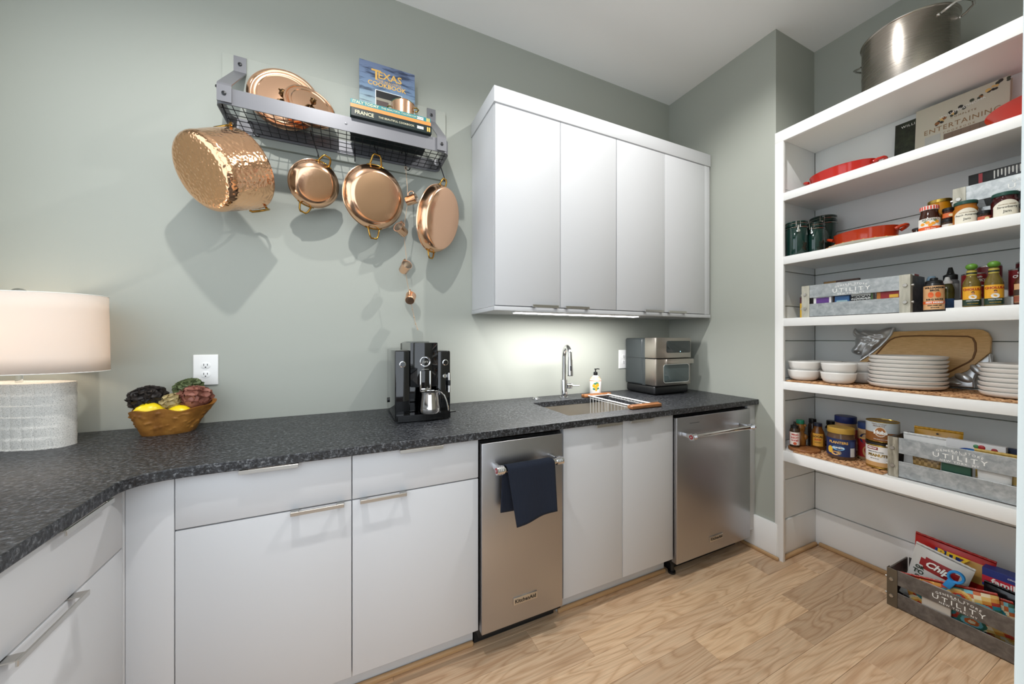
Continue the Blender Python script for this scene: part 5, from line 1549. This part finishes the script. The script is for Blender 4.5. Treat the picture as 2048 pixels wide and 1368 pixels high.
WHERE = {'A': ((2.338, -.840), 'front left stack beside the stile'), 'B': ((2.490, -.872), 'back left stack behind the front left one'), 'C': ((2.330, -.999), 'front stack nearest the dinner plates'), 'D': ((2.478, -1.030), 'back stack partly hidden by the dinner plates')}
for k_, ((x, y), w) in WHERE.items():
    bowlthing('white bowl, lower one of the ' + w, (x, y, ZM4))
    bowlthing('white bowl, upper one of the ' + w, (x + .002, y - .002, ZM4 + .0475))
def plate_stack(x, y, n, r, words, step=.0185):
    for i in range(n):
        t = thing('dinner_plate', 'white plate, number %s up from the mat in %s' % (('one two three four five six seven eight nine'.split())[i], words), 'plate', (x + rnd.uniform(-.002, .002), y + rnd.uniform(-.002, .002), ZM4 + i * step), 0, words)
        b = MB(); b.lathe([(0, .0015), (r * .62, .001), (r * .64, 0), (r * .80, .001), (r * .93, .006), (r * .985, .014), (r, .0215), (r - .002, .0225), (r - .0045, .0215), (r * .93, .0105), (r * .8, .0065), (0, .006)], M_CERAMIC, 56, cap=False); b.build('plate_body', t, smooth=60)
plate_stack(2.415, -1.222, 8, .130, 'the wide plate stack in the middle')
plate_stack(2.405, -1.545, 7, .107, 'the narrower plate stack at the right')
# cutting board with cast bull head
CB = thing('cutting_board', 'oak carving board with a cast metal bull head, leaning on the back panel', 'cutting board', (2.594, -1.203, ZM4), (-.12, 0, -PI / 2))
def Pb(y, z): return (-(y + 1.210), z - (S4_ + .0085))
poly = [(-1.120, 1.297), (-1.390, 1.305), (-1.413, 1.300), (-1.428, 1.287), (-1.437, 1.262), (-1.436, 1.197), (-1.373, 1.110), (-1.300, 1.058), (-1.05, 1.045), (-.995, 1.135)]
pts = [Pb(*p) for p in poly]
b = MB(); b.prism(pts[::-1], 0, .022, M_BOARD, Matrix.Rotation(PI / 2, 4, 'X'), bev=.004); o = b.build('board', CB)
gr = [(-1.020, 1.115), (-1.060, 1.172), (-1.098, 1.233), (-1.112, 1.252), (-1.130, 1.265), (-1.158, 1.272), (-1.224, 1.274), (-1.372, 1.270), (-1.386, 1.262), (-1.394, 1.240), (-1.396, 1.204), (-1.389, 1.168), (-1.378, 1.152), (-1.305, 1.089), (-1.27, 1.075), (-1.05, 1.070)]
b = MB(); b.tube([Vector((Pb(*p)[0], -.0215, Pb(*p)[1])) for p in gr], .0038, C_('#7a5228', .5), 8); b.build('juice_groove', CB)
# cast bull head: one relief over its outline, modelled with brow, eye, ear, cheek, muzzle and nostril
out_ = [(-.963, 1.319), (-.957, 1.297), (-.961, 1.277), (-.973, 1.271), (-.967, 1.245), (-.970, 1.225), (-.956, 1.198), (-.958, 1.181), (-.982, 1.170), (-1.000, 1.170), (-1.001, 1.156), (-.999, 1.137), (-1.026, 1.162), (-1.048, 1.184), (-1.076, 1.216), (-1.1, 1.252), (-1.115, 1.281), (-1.125, 1.317), (-1.100, 1.319), (-1.082, 1.313), (-1.061, 1.306), (-1.029, 1.305), (-1.003, 1.308), (-.986, 1.300), (-.972, 1.304)]
O2 = []
for i in range(len(out_)):
    p0, p1, p2, p3 = [Vector(out_[(i + k) % len(out_)]) for k in (-1, 0, 1, 2)]
    for k in range(6):
        t_ = k / 6
        O2.append(.5 * ((2 * p1) + (p2 - p0) * t_ + (2 * p0 - 5 * p1 + 4 * p2 - p3) * t_ ** 2 + (3 * p1 - p0 - 3 * p2 + p3) * t_ ** 3))
CEN = Vector((-1.028, 1.240))
def gs(p, c, rx, rz, rot=0.0):
    dx, dz = p.x - c[0], p.y - c[1]
    dx, dz = dx * math.cos(rot) + dz * math.sin(rot), -dx * math.sin(rot) + dz * math.cos(rot)
    return math.exp(-(dx / rx) ** 2 - (dz / rz) ** 2)
def relief(p, t_):
    h = .030 * (1 - t_ ** 2.6) ** .55
    h += .010 * gs(p, (-1.020, 1.268), .040, .012, -.15) + .007 * gs(p, (-1.020, 1.292), .030, .010)         # brow and poll
    h += -.010 * gs(p, (-1.027, 1.249), .013, .009) + .012 * gs(p, (-1.027, 1.248), .0065, .0055) + .007 * gs(p, (-1.027, 1.259), .016, .0035, .2) + .005 * gs(p, (-1.028, 1.238), .014, .003, -.1)   # eye and lids
    h += .012 * gs(p, (-1.072, 1.272), .026, .013, .25) - .014 * gs(p, (-1.072, 1.271), .016, .006, .25)     # ear with its hollow
    h += .010 * gs(p, (-.996, 1.222), .011, .040, .42) + .008 * gs(p, (-1.045, 1.222), .020, .016)           # nose bridge, cheek
    h += .011 * gs(p, (-.975, 1.190), .020, .013, .2) - .012 * gs(p, (-.991, 1.184), .0055, .0045) - .006 * gs(p, (-.985, 1.174), .02, .0025, .2)   # muzzle, nostril, mouth
    h += .008 * gs(p, (-.966, 1.292), .006, .018, -.2) - .006 * gs(p, (-.978, 1.288), .003, .014, -.3)        # horn
    h += .0022 * math.sin(p.x * 260 + p.y * 180) * gs(p, (-1.06, 1.225), .035, .03) + .0018 * math.sin(p.x * 210 - p.y * 330) * gs(p, (-1.01, 1.28), .04, .02)
    return h
b = MB(); NR = 34; NO = len(O2); vs = [(*[0] * 3,)]
def Pv(p, d): x_, z_ = Pb(p.x, p.y); return (x_, -d, z_)
vs = [Pv(CEN, .012 + relief(CEN, 0))]
for k in range(1, NR + 1):
    t_ = k / NR
    for o_ in O2:
        p = CEN + (o_ - CEN) * t_; vs.append(Pv(p, .012 + relief(p, t_)))
for o_ in O2: vs.append(Pv(o_, .002))
fs = [[0, 1 + i, 1 + (i + 1) % NO] for i in range(NO)]
for k in range(NR):
    for i in range(NO):
        q = (i + 1) % NO; fs.append([1 + k * NO + i, 1 + (k + 1) * NO + i, 1 + (k + 1) * NO + q, 1 + k * NO + q])
b.add(vs, fs, M_ALUS); b.build('bull_head', CB, smooth=80)
edge = [Vector((Pb(*p)[0], -.024, Pb(*p)[1])) for p in [(-1.124, 1.318), (-1.116, 1.283), (-1.101, 1.254), (-1.077, 1.218), (-1.049, 1.186), (-1.027, 1.164), (-.999, 1.138)]]
b = MB(); b.tube(edge, .0045, M_ALUS, 8); b.build('metal_edge', CB)
b = MB()
def bl(y, z, d, r, sx=1, sz=1, rot=0.0):
    x, zz = Pb(y, z)
    M = Matrix.Translation((x, -.012 - d, zz)) @ Matrix.Rotation(rot, 4, 'Y') @ Matrix.Diagonal((sx, .55, sz, 1))
    b.ball((0, 0, 0), r, M_ALUS, 20, 1, 1, 1, M)
hp_ = [(-1.303, 1.060), (-1.373, 1.110), (-1.436, 1.194), (-1.443, 1.188), (-1.441, 1.150), (-1.436, 1.120), (-1.400, 1.102), (-1.393, 1.070), (-1.395, 1.036), (-1.300, 1.034)]
b.prism([Pb(*p) for p in hp_][::-1], .004, .024, M_ALUS, Matrix.Rotation(PI / 2, 4, 'X'), bev=.004)
bl(-1.365, 1.078, .010, .024, 1.3, .75, .5); bl(-1.400, 1.118, .010, .018, .8, 1.5, -.6); bl(-1.335, 1.050, .008, .016, 1.9, .6)
x0, z0 = Pb(-1.436, 1.160); b.tube([(x0, -.026, z0 + .03), (x0 + .004, -.028, z0), (x0 + .002, -.026, z0 - .045)], [.003, .006, .009], M_ALUS, 10)
b.build('metal_haunch', CB, smooth=70)

# ---------------------------------------------------------------- nut and honey shelf
b = MB(); b.lathe([(0, 0), (.068, 0), (.072, .004), (.072, .014), (.069, .017), (0, .017)], M_HANDWOOD, 40, cap=False)
tag(b.build('wood_slice', None, (2.340, -.842, S5_ + E_)), 'round slice of wood with bark edge under the honey bottles', 'board')
zw = S5_ + .0185
t = thing('honey_bottle', 'hot honey squeeze bottle with a black spout and red lettered label', 'bottle', (2.318, -.806, zw), -1.05)
b = MB(); b.lathe([(0, .001), (.021, 0), (.0225, .004), (.0225, .092), (.019, .104), (0, .104)], C_('#3a2c20', .08), 32, cap=False); b.build('body', t, smooth=45)
b = MB(); b.lathe([(0, .1042), (.0185, .1042), (.0185, .119), (.010, .122), (.006, .126), (.005, .139), (0, .140)], M_BLACK, 24, cap=False); b.build('spout', t, smooth=35)
band(t, .0225, .012, .083, 1.45, C_('#ece2da'))
for s, sz, z, m in (("Mike's", .0130, .070, M_LETRED), ('HOT', .0180, .052, M_LETRED), ('HONEY', .0105, .037, M_LETRED)): wtext(t, s, sz, m, .0233, z, bold=.0005)
disc_on(t, .0231, .0, .021, .008, .008, C_('#c9562c'))
b = MB()
for a in (-1.35, 1.35): wrap_band(b, .0231, .012, .083, a - .06, a + .06, M_LETRED, .0004, 2)
b.build('red_border', t)
t = thing('honey_bear', 'bear-shaped clear honey bottle with a green cap', 'bottle', (2.376, -.805, zw), -1.1)
b = MB(); b.lathe([(0, .001), (.022, 0), (.026, .006), (.026, .045), (.023, .066), (.018, .076), (.021, .088), (.023, .102), (.020, .116), (.0165, .123), (0, .123)], C_('#8a5a26', .05), 30, cap=False)
for s in (-1, 1): b.ball((s * .021, -.004, .116), .008, C_('#8a5a26', .05), 12); b.ball((s * .024, -.012, .052), .010, C_('#8a5a26', .05), 12, 1.6)
b.ball((0, -.020, .094), .009, C_('#8a5a26', .05), 12); b.build('body', t, smooth=60)
b = MB(); b.lathe(lidp(.0185, .1232, .145), C_('#1e7d5e', .4), 24, cap=False); b.build('cap', t, smooth=35)
t = thing('honey_bottle', 'amber honey bottle with a yellow label and dark blue cap', 'bottle', (2.425, -.868, S5_ + .0085), -1.15)
b = MB(); b.lathe([(0, .001), (.027, 0), (.029, .004), (.029, .075), (.024, .100), (.0165, .118), (.0165, .128), (0, .128)], C_('#6e4218', .05), 32, cap=False, sx=1.1, sy=.8); b.build('body', t, smooth=50)
b = MB(); b.lathe(lidp(.0185, .1282, .146), C_('#1c2436', .4), 24, cap=False); b.build('cap', t, smooth=35)
band(t, .0305, .020, .090, .80, C_('#dda23c')); wtext(t, 'LOCAL', .0150, M_LETK, .0313, .073, bold=.0005); wtext(t, 'RAW', .0130, C_('#c4432a'), .0313, .056, bold=.0005); wtext(t, 'HONEY', .0085, M_LETK, .0313, .040)
t = vessel('supplement_bottle', 'dark bottle with a black cap and grey label at the back of the nut shelf', 'bottle', (2.570, -.868, S5_ + E_), VIEW, [(0, .001), (.027, 0), (.029, .004), (.029, .11), (.021, .125), (.021, .128), (0, .128)], C_('#140e0e', .1), lidp(.023, .1285, .152), M_BLACK, lname='cap')
band(t, .029, .035, .108, 1.4, C_('#a9a9aa')); disc_on(t, .0297, 0, .075, .018, .009, C_('#3a1416'), 'bird_print')
t = vessel('small_bottle', 'black-capped bottle behind the honey bear', 'bottle', (2.490, -.812, S5_ + E_), VIEW, [(0, .001), (.02, 0), (.022, .004), (.022, .12), (.016, .135), (0, .135)], C_('#2c1a10', .1), lidp(.0175, .1355, .160), M_BLACK, lname='cap')
def nutjar(label, loc, r, h, lidc, labc, nuts='#8a6238', wide=1.25, words=(), z=(.02, .5)):
    t = vessel('nut_jar', label, 'jar', loc, -1.22, [(0, .001), (r * .93, 0), (r, .006), (r, h * .62), (r * .985, h * .68), (r * .93, h * .78), (r * .93, h * .82), (0, h * .82)], C_(nuts, .06), lidp(r * .97, h * .825, h), C_(lidc, .4))
    band(t, r, h * z[0], h * z[1], wide, C_(labc)); 
    for s, sz, zz, m, a in words: wtext(t, s, sz, m, r + .0013, zz, a, bold=.0004)
    return t
t = nutjar('wide nut jar with a tan lid and dark blue label', (2.360, -.998, ZM5), .056, .158, '#b8923f', '#1d2c58', '#5c4636', 1.5, [('PLANTERS', .0170, .085, M_LETGOLD, -.15), ('CASHEWS', .010, .0585, M_LETW, -.15)], (.10, .66))
disc_on(t, .0568, -.75, .045, .012, .018, C_('#e3b53e'), 'nut_picture'); disc_on(t, .0568, -.35, .030, .018, .010, C_('#d9a85c'), 'nut_picture'); disc_on(t, .0568, -.1, .034, .010, .010, C_('#8d7a64'), 'nut_picture'); disc_on(t, .0567, -.15, .0575, .026, .0105, C_('#6fb3dc'), 'blue_print')
b = MB(); wrap_band(b, .0566, .018, .062, .72, 1.15, C_('#d8d8d8'), .0006, 6); wrap_band(b, .0566, .066, .094, .72, 1.15, C_('#3a4a7a'), .0006, 6); b.build('side_panel', t)
t = nutjar('nut jar with a dark blue lid and red label behind the tan-lidded one', (2.490, -.965, ZM5), .047, .198, '#16245a', '#a3261f', '#9c7a54', 1.5, (), (.42, .66))
t = nutjar('slim nut jar with a blue lid and round blue emblem', (2.450, -1.068, ZM5), .036, .190, '#1c3360', '#9c1f22', '#a88a66', 1.3, [('PLANTERS', .0105, .110, M_LETGOLD, -.1)], (.08, .55))
disc_on(t, .0367, -.1, .110, .026, .026, C_('#14224c'), 'round_emblem', .0008); disc_on(t, .0367, .0, .045, .016, .028, C_('#b98d52'), 'nut_picture')
wtext(t, 'PLANTERS', .0110, M_LETGOLD, .0380, .110, -.1, bold=.0004)
K = thing('nut_can', 'lower peanut can with white label and black lid rim', 'can', (2.362, -1.152, ZM5), -1.22)
b = MB(); b.lathe(can(.053, .122), M_GOLD, 44, cap=False); b.build('tin', K, smooth=30)
b = MB(); b.lathe([(.0535, .112), (.0545, .113), (.0545, .1225), (.050, .1228)], C_('#17191c', .35), 44, cap=False); b.build('lid_rim', K)
band(K, .0527, .030, .104, 2.6, C_('#e6e2dd')); band(K, .0527, .010, .030, 2.6, C_('#c59862'), 'peanut_print'); band(K, .0534, .088, .101, .40, C_('#7a1a1a'), 'red_block').rotation_euler = (0, 0, -.62)
wtext(K, 'KIRKLAND', .0072, M_LETW, .0542, .0945, -.62, bold=.0004); wtext(K, 'SUPER EXTRA-LARGE', .0062, M_LETK, .0540, .078, -.4); wtext(K, 'PEANUTS', .0170, M_GOLD, .0540, .062, -.25, bold=.0008); wtext(K, 'NET WT 40 OZ', .0045, M_LETK, .0540, .046, -.45)
K = thing('nut_can', 'upper peanut can with silver and brown label, stacked on the white one', 'can', (2.385, -1.150, ZM5 + .1235), -1.22)
b = MB(); b.lathe(can(.059, .098), M_GOLD, 48, cap=False); b.build('tin', K, smooth=30)
band(K, .0585, .046, .094, 2.9, C_('#bcc3c6', .35)); band(K, .0585, .004, .046, 2.9, C_('#8a5426', .4), 'brown_band'); disc_on(K, .0592, -.15, .050, .021, .024, C_('#e2d6c6'), 'cream_oval', .0006); disc_on(K, .0598, -.15, .050, .0175, .0205, C_('#a66a34'), 'brown_oval', .0006)
wtext(K, 'Hubs', .0230, M_LETW, .0608, .047, -.15, bold=.0012); wtext(K, 'Home Cooked', .0085, M_LETBROWN, .0596, .087, -.25); wtext(K, 'PEANUTS', .0100, M_LETBROWN, .0596, .0765, -.25); wtext(K, 'THE COOK-OUT NUT', .0050, M_LETW, .0594, .014, -.15)
# packets in the crate on that shelf
def bag(label, loc, rot, w, h, d, fn, name='snack_bag', nu=26, nv=24, crimp=True):
    """pillow bag: front and back bulged sheets meeting at the seams; fn(u, v) gives the print at that spot of the front"""
    t = thing(name, label, 'bag', loc, rot)
    rr = random.Random(len(label)); ph = [rr.uniform(0, 6) for _ in range(6)]
    def sf(u, v, s):
        e = max(0, math.sin(PI * u)) ** .55 * max(0, math.sin(PI * min(1, v * .93 + .035))) ** .6
        wr = .06 * math.sin(9 * u + ph[0] + 3 * v) * math.sin(7 * v + ph[1]) + .05 * math.sin(17 * u * (1 - v) + ph[2])
        pin = 1 - .05 * math.sin(PI * v) 
        return ((u - .5) * w * pin, s * d / 2 * e * (1 + wr), v * h)
    b = MB()
    for s in (-1, 1):
        vs = [sf(i / (nu - 1), j / (nv - 1), s) for i in range(nu) for j in range(nv)]
        by = {}
        for i in range(nu - 1):
            for j in range(nv - 1):
                u, v = (i + .5) / (nu - 1), (j + .5) / (nv - 1)
                m = fn(u, v)
                by.setdefault(m, []).append([i * nv + j, (i + 1) * nv + j, (i + 1) * nv + j + 1, i * nv + j + 1])
        o_ = len(b.v); b.v += vs
        for m, fs in by.items():
            k = b.mi(m)
            for f in fs: b.f.append([q + o_ for q in f]); b.m.append(k)
    b.build('pouch', t, smooth=70)
    if crimp:
        b = MB()
        b.grid(lambda u, v: ((u - .5) * w, .0012 * math.sin(u * 60), h - .001 + .012 * v), 50, 2, fn(.5, .99)); o = b.build('crimped_seal', t, smooth=60)
        md = o.modifiers.new('thick', 'SOLIDIFY'); md.thickness = .0008
    return t
def btext(t, s, size, m, x, z, d, rot=0.0, **kw):
    """lettering stuck on the bulged front, curved with it only roughly: it sits proud of the foil"""
    return text(t, s, size, m, (x, -d, z), (PI / 2, rot, 0), **kw)
GL = .22
Y_, W_, BL_ = C_('#d19a26', GL), C_('#dcdcda', GL), C_('#23408a', GL)
zc5 = S5_ + .0065
t = bag('yellow snack pouch standing at the back left of the shelf crate', (2.420, -1.318, zc5), (-.10, 0, -1.45), .145, .205, .028, lambda u, v: Y_)
btext(t, 'Rustic Bakery', .016, M_LETK, .0, .168, .0165); b = MB(); b.cyl((0, -.0130, .193), (0, -.0115, .193), .004, M_BLACK, 12); b.build('hang_hole', t)
t = bag('white and grey pouch leaning at the left of the shelf crate', (2.345, -1.315, zc5), (-.10, 0, -1.48), .165, .182, .026, lambda u, v: W_ if v > .25 else C_('#5a4a3a', GL))
t = boxthing('cookie_box', 'white carton with a blue oval and berries in the shelf crate', 'box', (2.362, -1.440, zc5), -PI / 2, .155, .026, .196, C_('#e4e4e6'))
M_ = Matrix.Rotation(PI / 2, 4, 'X')
b = MB(); b.lathe([(0, .0005), (1, .0005), (1, 0)], C_('#20479a'), 28, Matrix.Translation((-.012, -.0131, .150)) @ M_ @ Matrix.Diagonal((.036, .019, 1, 1)), cap=False); b.lathe([(0, .0009), (1, .0009), (1, 0)], C_('#3f8fd0'), 24, Matrix.Translation((-.004, -.0132, .156)) @ M_ @ Matrix.Diagonal((.022, .010, 1, 1)), cap=False); b.build('blue_oval', t)
text(t, 'Breton', .017, M_LETW, (-.012, -.0143, .146), FRONT, shear=.2, bold=.0004)
b = MB(); b.ball((.018, -.013, .180), .010, C_('#b02a30', .3), 12, 1, 1, .3); b.ball((.050, -.013, .176), .0085, C_('#9c2430', .3), 12, 1, 1, .3); b.ball((.004, -.013, .181), .008, C_('#4a8a5a', .3), 12, 1, 1, .3); b.build('berry_picture', t)
t = boxthing('cookie_box', 'dark blue carton behind the white one in the shelf crate', 'box', (2.398, -1.505, zc5), -PI / 2, .110, .022, .188, C_('#2b3650'))
t = bag('golden pouch with a green leaf at the right end of the shelf crate', (2.420, -1.585, zc5), (-.12, 0, -1.62), .120, .205, .028, lambda u, v: C_('#8a3c20', GL) if (u > .4 and v > .72 and u < .9) else C_('#c79a2c', GL))
t = bag('pale yellow pasta pouch lying along the front of the shelf crate', (2.318, -1.525, zc5), (-.05, 0, -1.54), .160, .168, .026, lambda u, v: C_('#d9b562', GL) if v > .4 else C_('#c8b8a6', GL))
t = boxthing('soup_carton', 'small dark green carton seen through the gap of the shelf crate', 'box', (2.297, -1.405, zc5), -PI / 2, .080, .016, .108, C_('#123a2c')); plate_on(t, -.038, .038, .072, .104, -.008, C_('#1c4a38'))
t = bag('nut pouch seen through the left of the shelf crate gap', (2.305, -1.318, zc5), (0, 0, -PI / 2), .085, .106, .018, lambda u, v: C_('#7a6034', GL) if (int(u * 9) + int(v * 9)) % 2 else C_('#a08250', GL), crimp=False)
t = bag('white bag with a chocolate nut picture at the right of the shelf crate gap', (2.297, -1.500, zc5), (0, 0, -PI / 2), .085, .116, .014, lambda u, v: C_('#8a3a22', GL) if v > .86 else (C_('#6a3a2a', GL) if (v < .55 and u > .4 and (int(u * 14) + int(v * 12)) % 2) else W_), crimp=False)

# ---------------------------------------------------------------- crate on the floor
zf = .0065
SIL, RED_, TAN_ = C_('#c9c8c4', .2), C_('#b0231f', GL), C_('#c2985e', GL)
t = bag('red cracker bag with yellow lettering at the back of the floor crate', (2.485, -1.322, zf + .024), (-.06, .09, -1.50), .235, .282, .040, lambda u, v: C_('#c79a52', GL) if (u > .62 and .62 < v < .93 and u < .95) else (C_('#25418c', GL) if ((u - .45) / .30) ** 2 + ((v - .78) / .13) ** 2 < 1 else RED_))
btext(t, 'RITZ', .044, M_LETYEL, .004, .243, .021, bold=.002)
t = bag('silver-white cookie bag with a red oval logo in the floor crate', (2.425, -1.283, zf + .020), (-.06, .20, -1.53), .178, .258, .045, lambda u, v: C_('#8f1f22', GL) if ((u - .50) / .36) ** 2 + ((v - .76) / .125) ** 2 < 1 else SIL, name='cookie_bag')
btext(t, "Chip", .038, M_LETW, -.004, .200, .026, shear=.3, bold=.0012)
btext(t, [('OR', .022, .75, C_('#1e3326')), ('TO', 0, .95, C_('#1e3326')), ('C', -.022, .8, C_('#1e3326'))], .026, C_('#1e3326'), -.052, .145, .020, bold=.0008)
import colorsys
PAL = [C_(c, GL) for c in ('#c2683a', '#2f7f8c', '#d8b46a', '#6fb0bc', '#a8392c', '#e2d3b0', '#3c6a5a', '#c98a3c')]
def mosaic(u, v):
    best = None
    for i, (cx, cy, r_) in enumerate(((.25, .62, .15), (.62, .78, .13), (.80, .48, .17), (.45, .38, .12), (.12, .30, .14), (.66, .18, .14), (.30, .88, .10))):
        q = math.hypot(u - cx, (v - cy) * .7)
        if q < r_:
            return PAL[(int(q / r_ * 4) * 3 + i) % len(PAL)]
    return PAL[(int(u * 13) * 5 + int(v * 11) * 3) % len(PAL)]
t = bag('colourful patterned tortilla chip bag lying along the front of the floor crate', (2.378, -1.392, zf + .036), (.0, -.26, -1.56), .290, .150, .040, mosaic, name='chip_bag', nu=84, nv=60)
t2 = bag('rust and turquoise patterned bag slumped behind the chip bag in the floor crate', (2.402, -1.470, zf + .010), (.05, -.12, -1.56), .160, .185, .030, lambda u, v: mosaic(1 - u, v), name='chip_bag', nu=60, nv=50)
t = boxthing('photo_box', 'small white and grey pouch with a black round print in the floor crate', 'pouch', (2.349, -1.335, zf), -PI / 2, .085, .010, .168, C_('#b9b3aa', .3)); b = MB(); b.lathe([(.006, .0006), (.010, .0006), (.014, .0006), (.014, 0)], M_BLACK, 24, Matrix.Translation((.018, -.005, .142)) @ M_, cap=False); b.lathe([(0, .0006), (.006, .0006), (.006, 0)], M_BLACK, 20, Matrix.Translation((.018, -.005, .142)) @ M_, cap=False); b.build('round_print', t)
t = bag('black pita chip bag with gold script in the floor crate', (2.440, -1.525, zf), (-.05, .08, -1.55), .200, .218, .045, lambda u, v: C_('#141416', .15), name='chip_bag')
btext(t, "Stacy's", .040, C_('#d9b35a', .3), .010, .168, .0300, shear=.25, bold=.001); btext(t, 'PITA CHIPS', .020, M_LETW, .008, .132, .0300, bold=.0006)
t = boxthing('cracker_box', 'blue and red family size box lying on the bags in the floor crate', 'box', (2.490, -1.535, .214), -PI / 2, .200, .060, .075, C_('#22347e')); plate_on(t, -.1, .1, .012, .044, -.030, C_('#c0263a'), 'red_band'); text(t, 'family size', .032, M_LETW, (-.010, -.0308, .028), FRONT, bold=.0008); text(t, 'ORIGINAL SALTED', .0085, M_LETW, (.0, -.0304, .061), FRONT)
t = thing('bag_clip', 'bright blue loop-handled bag clip on the silver bag in the floor crate', 'clip', (2.362, -1.378, .222), (0, .45, -1.5))
MBL = C_('#1f84c8', .35)
b = MB()
for s in (-1, 1):
    b.tube([(.020 * math.cos(a), s * .004, .022 + .024 * math.sin(a)) for a in [2 * PI * i / 22 for i in range(22)]], .0045, MBL, 10, closed=True)
b.build('grip', t)
b = MB(); b.box(-.012, .012, -.009, .009, -.040, -.001, MBL, .004); b.build('jaw', t)
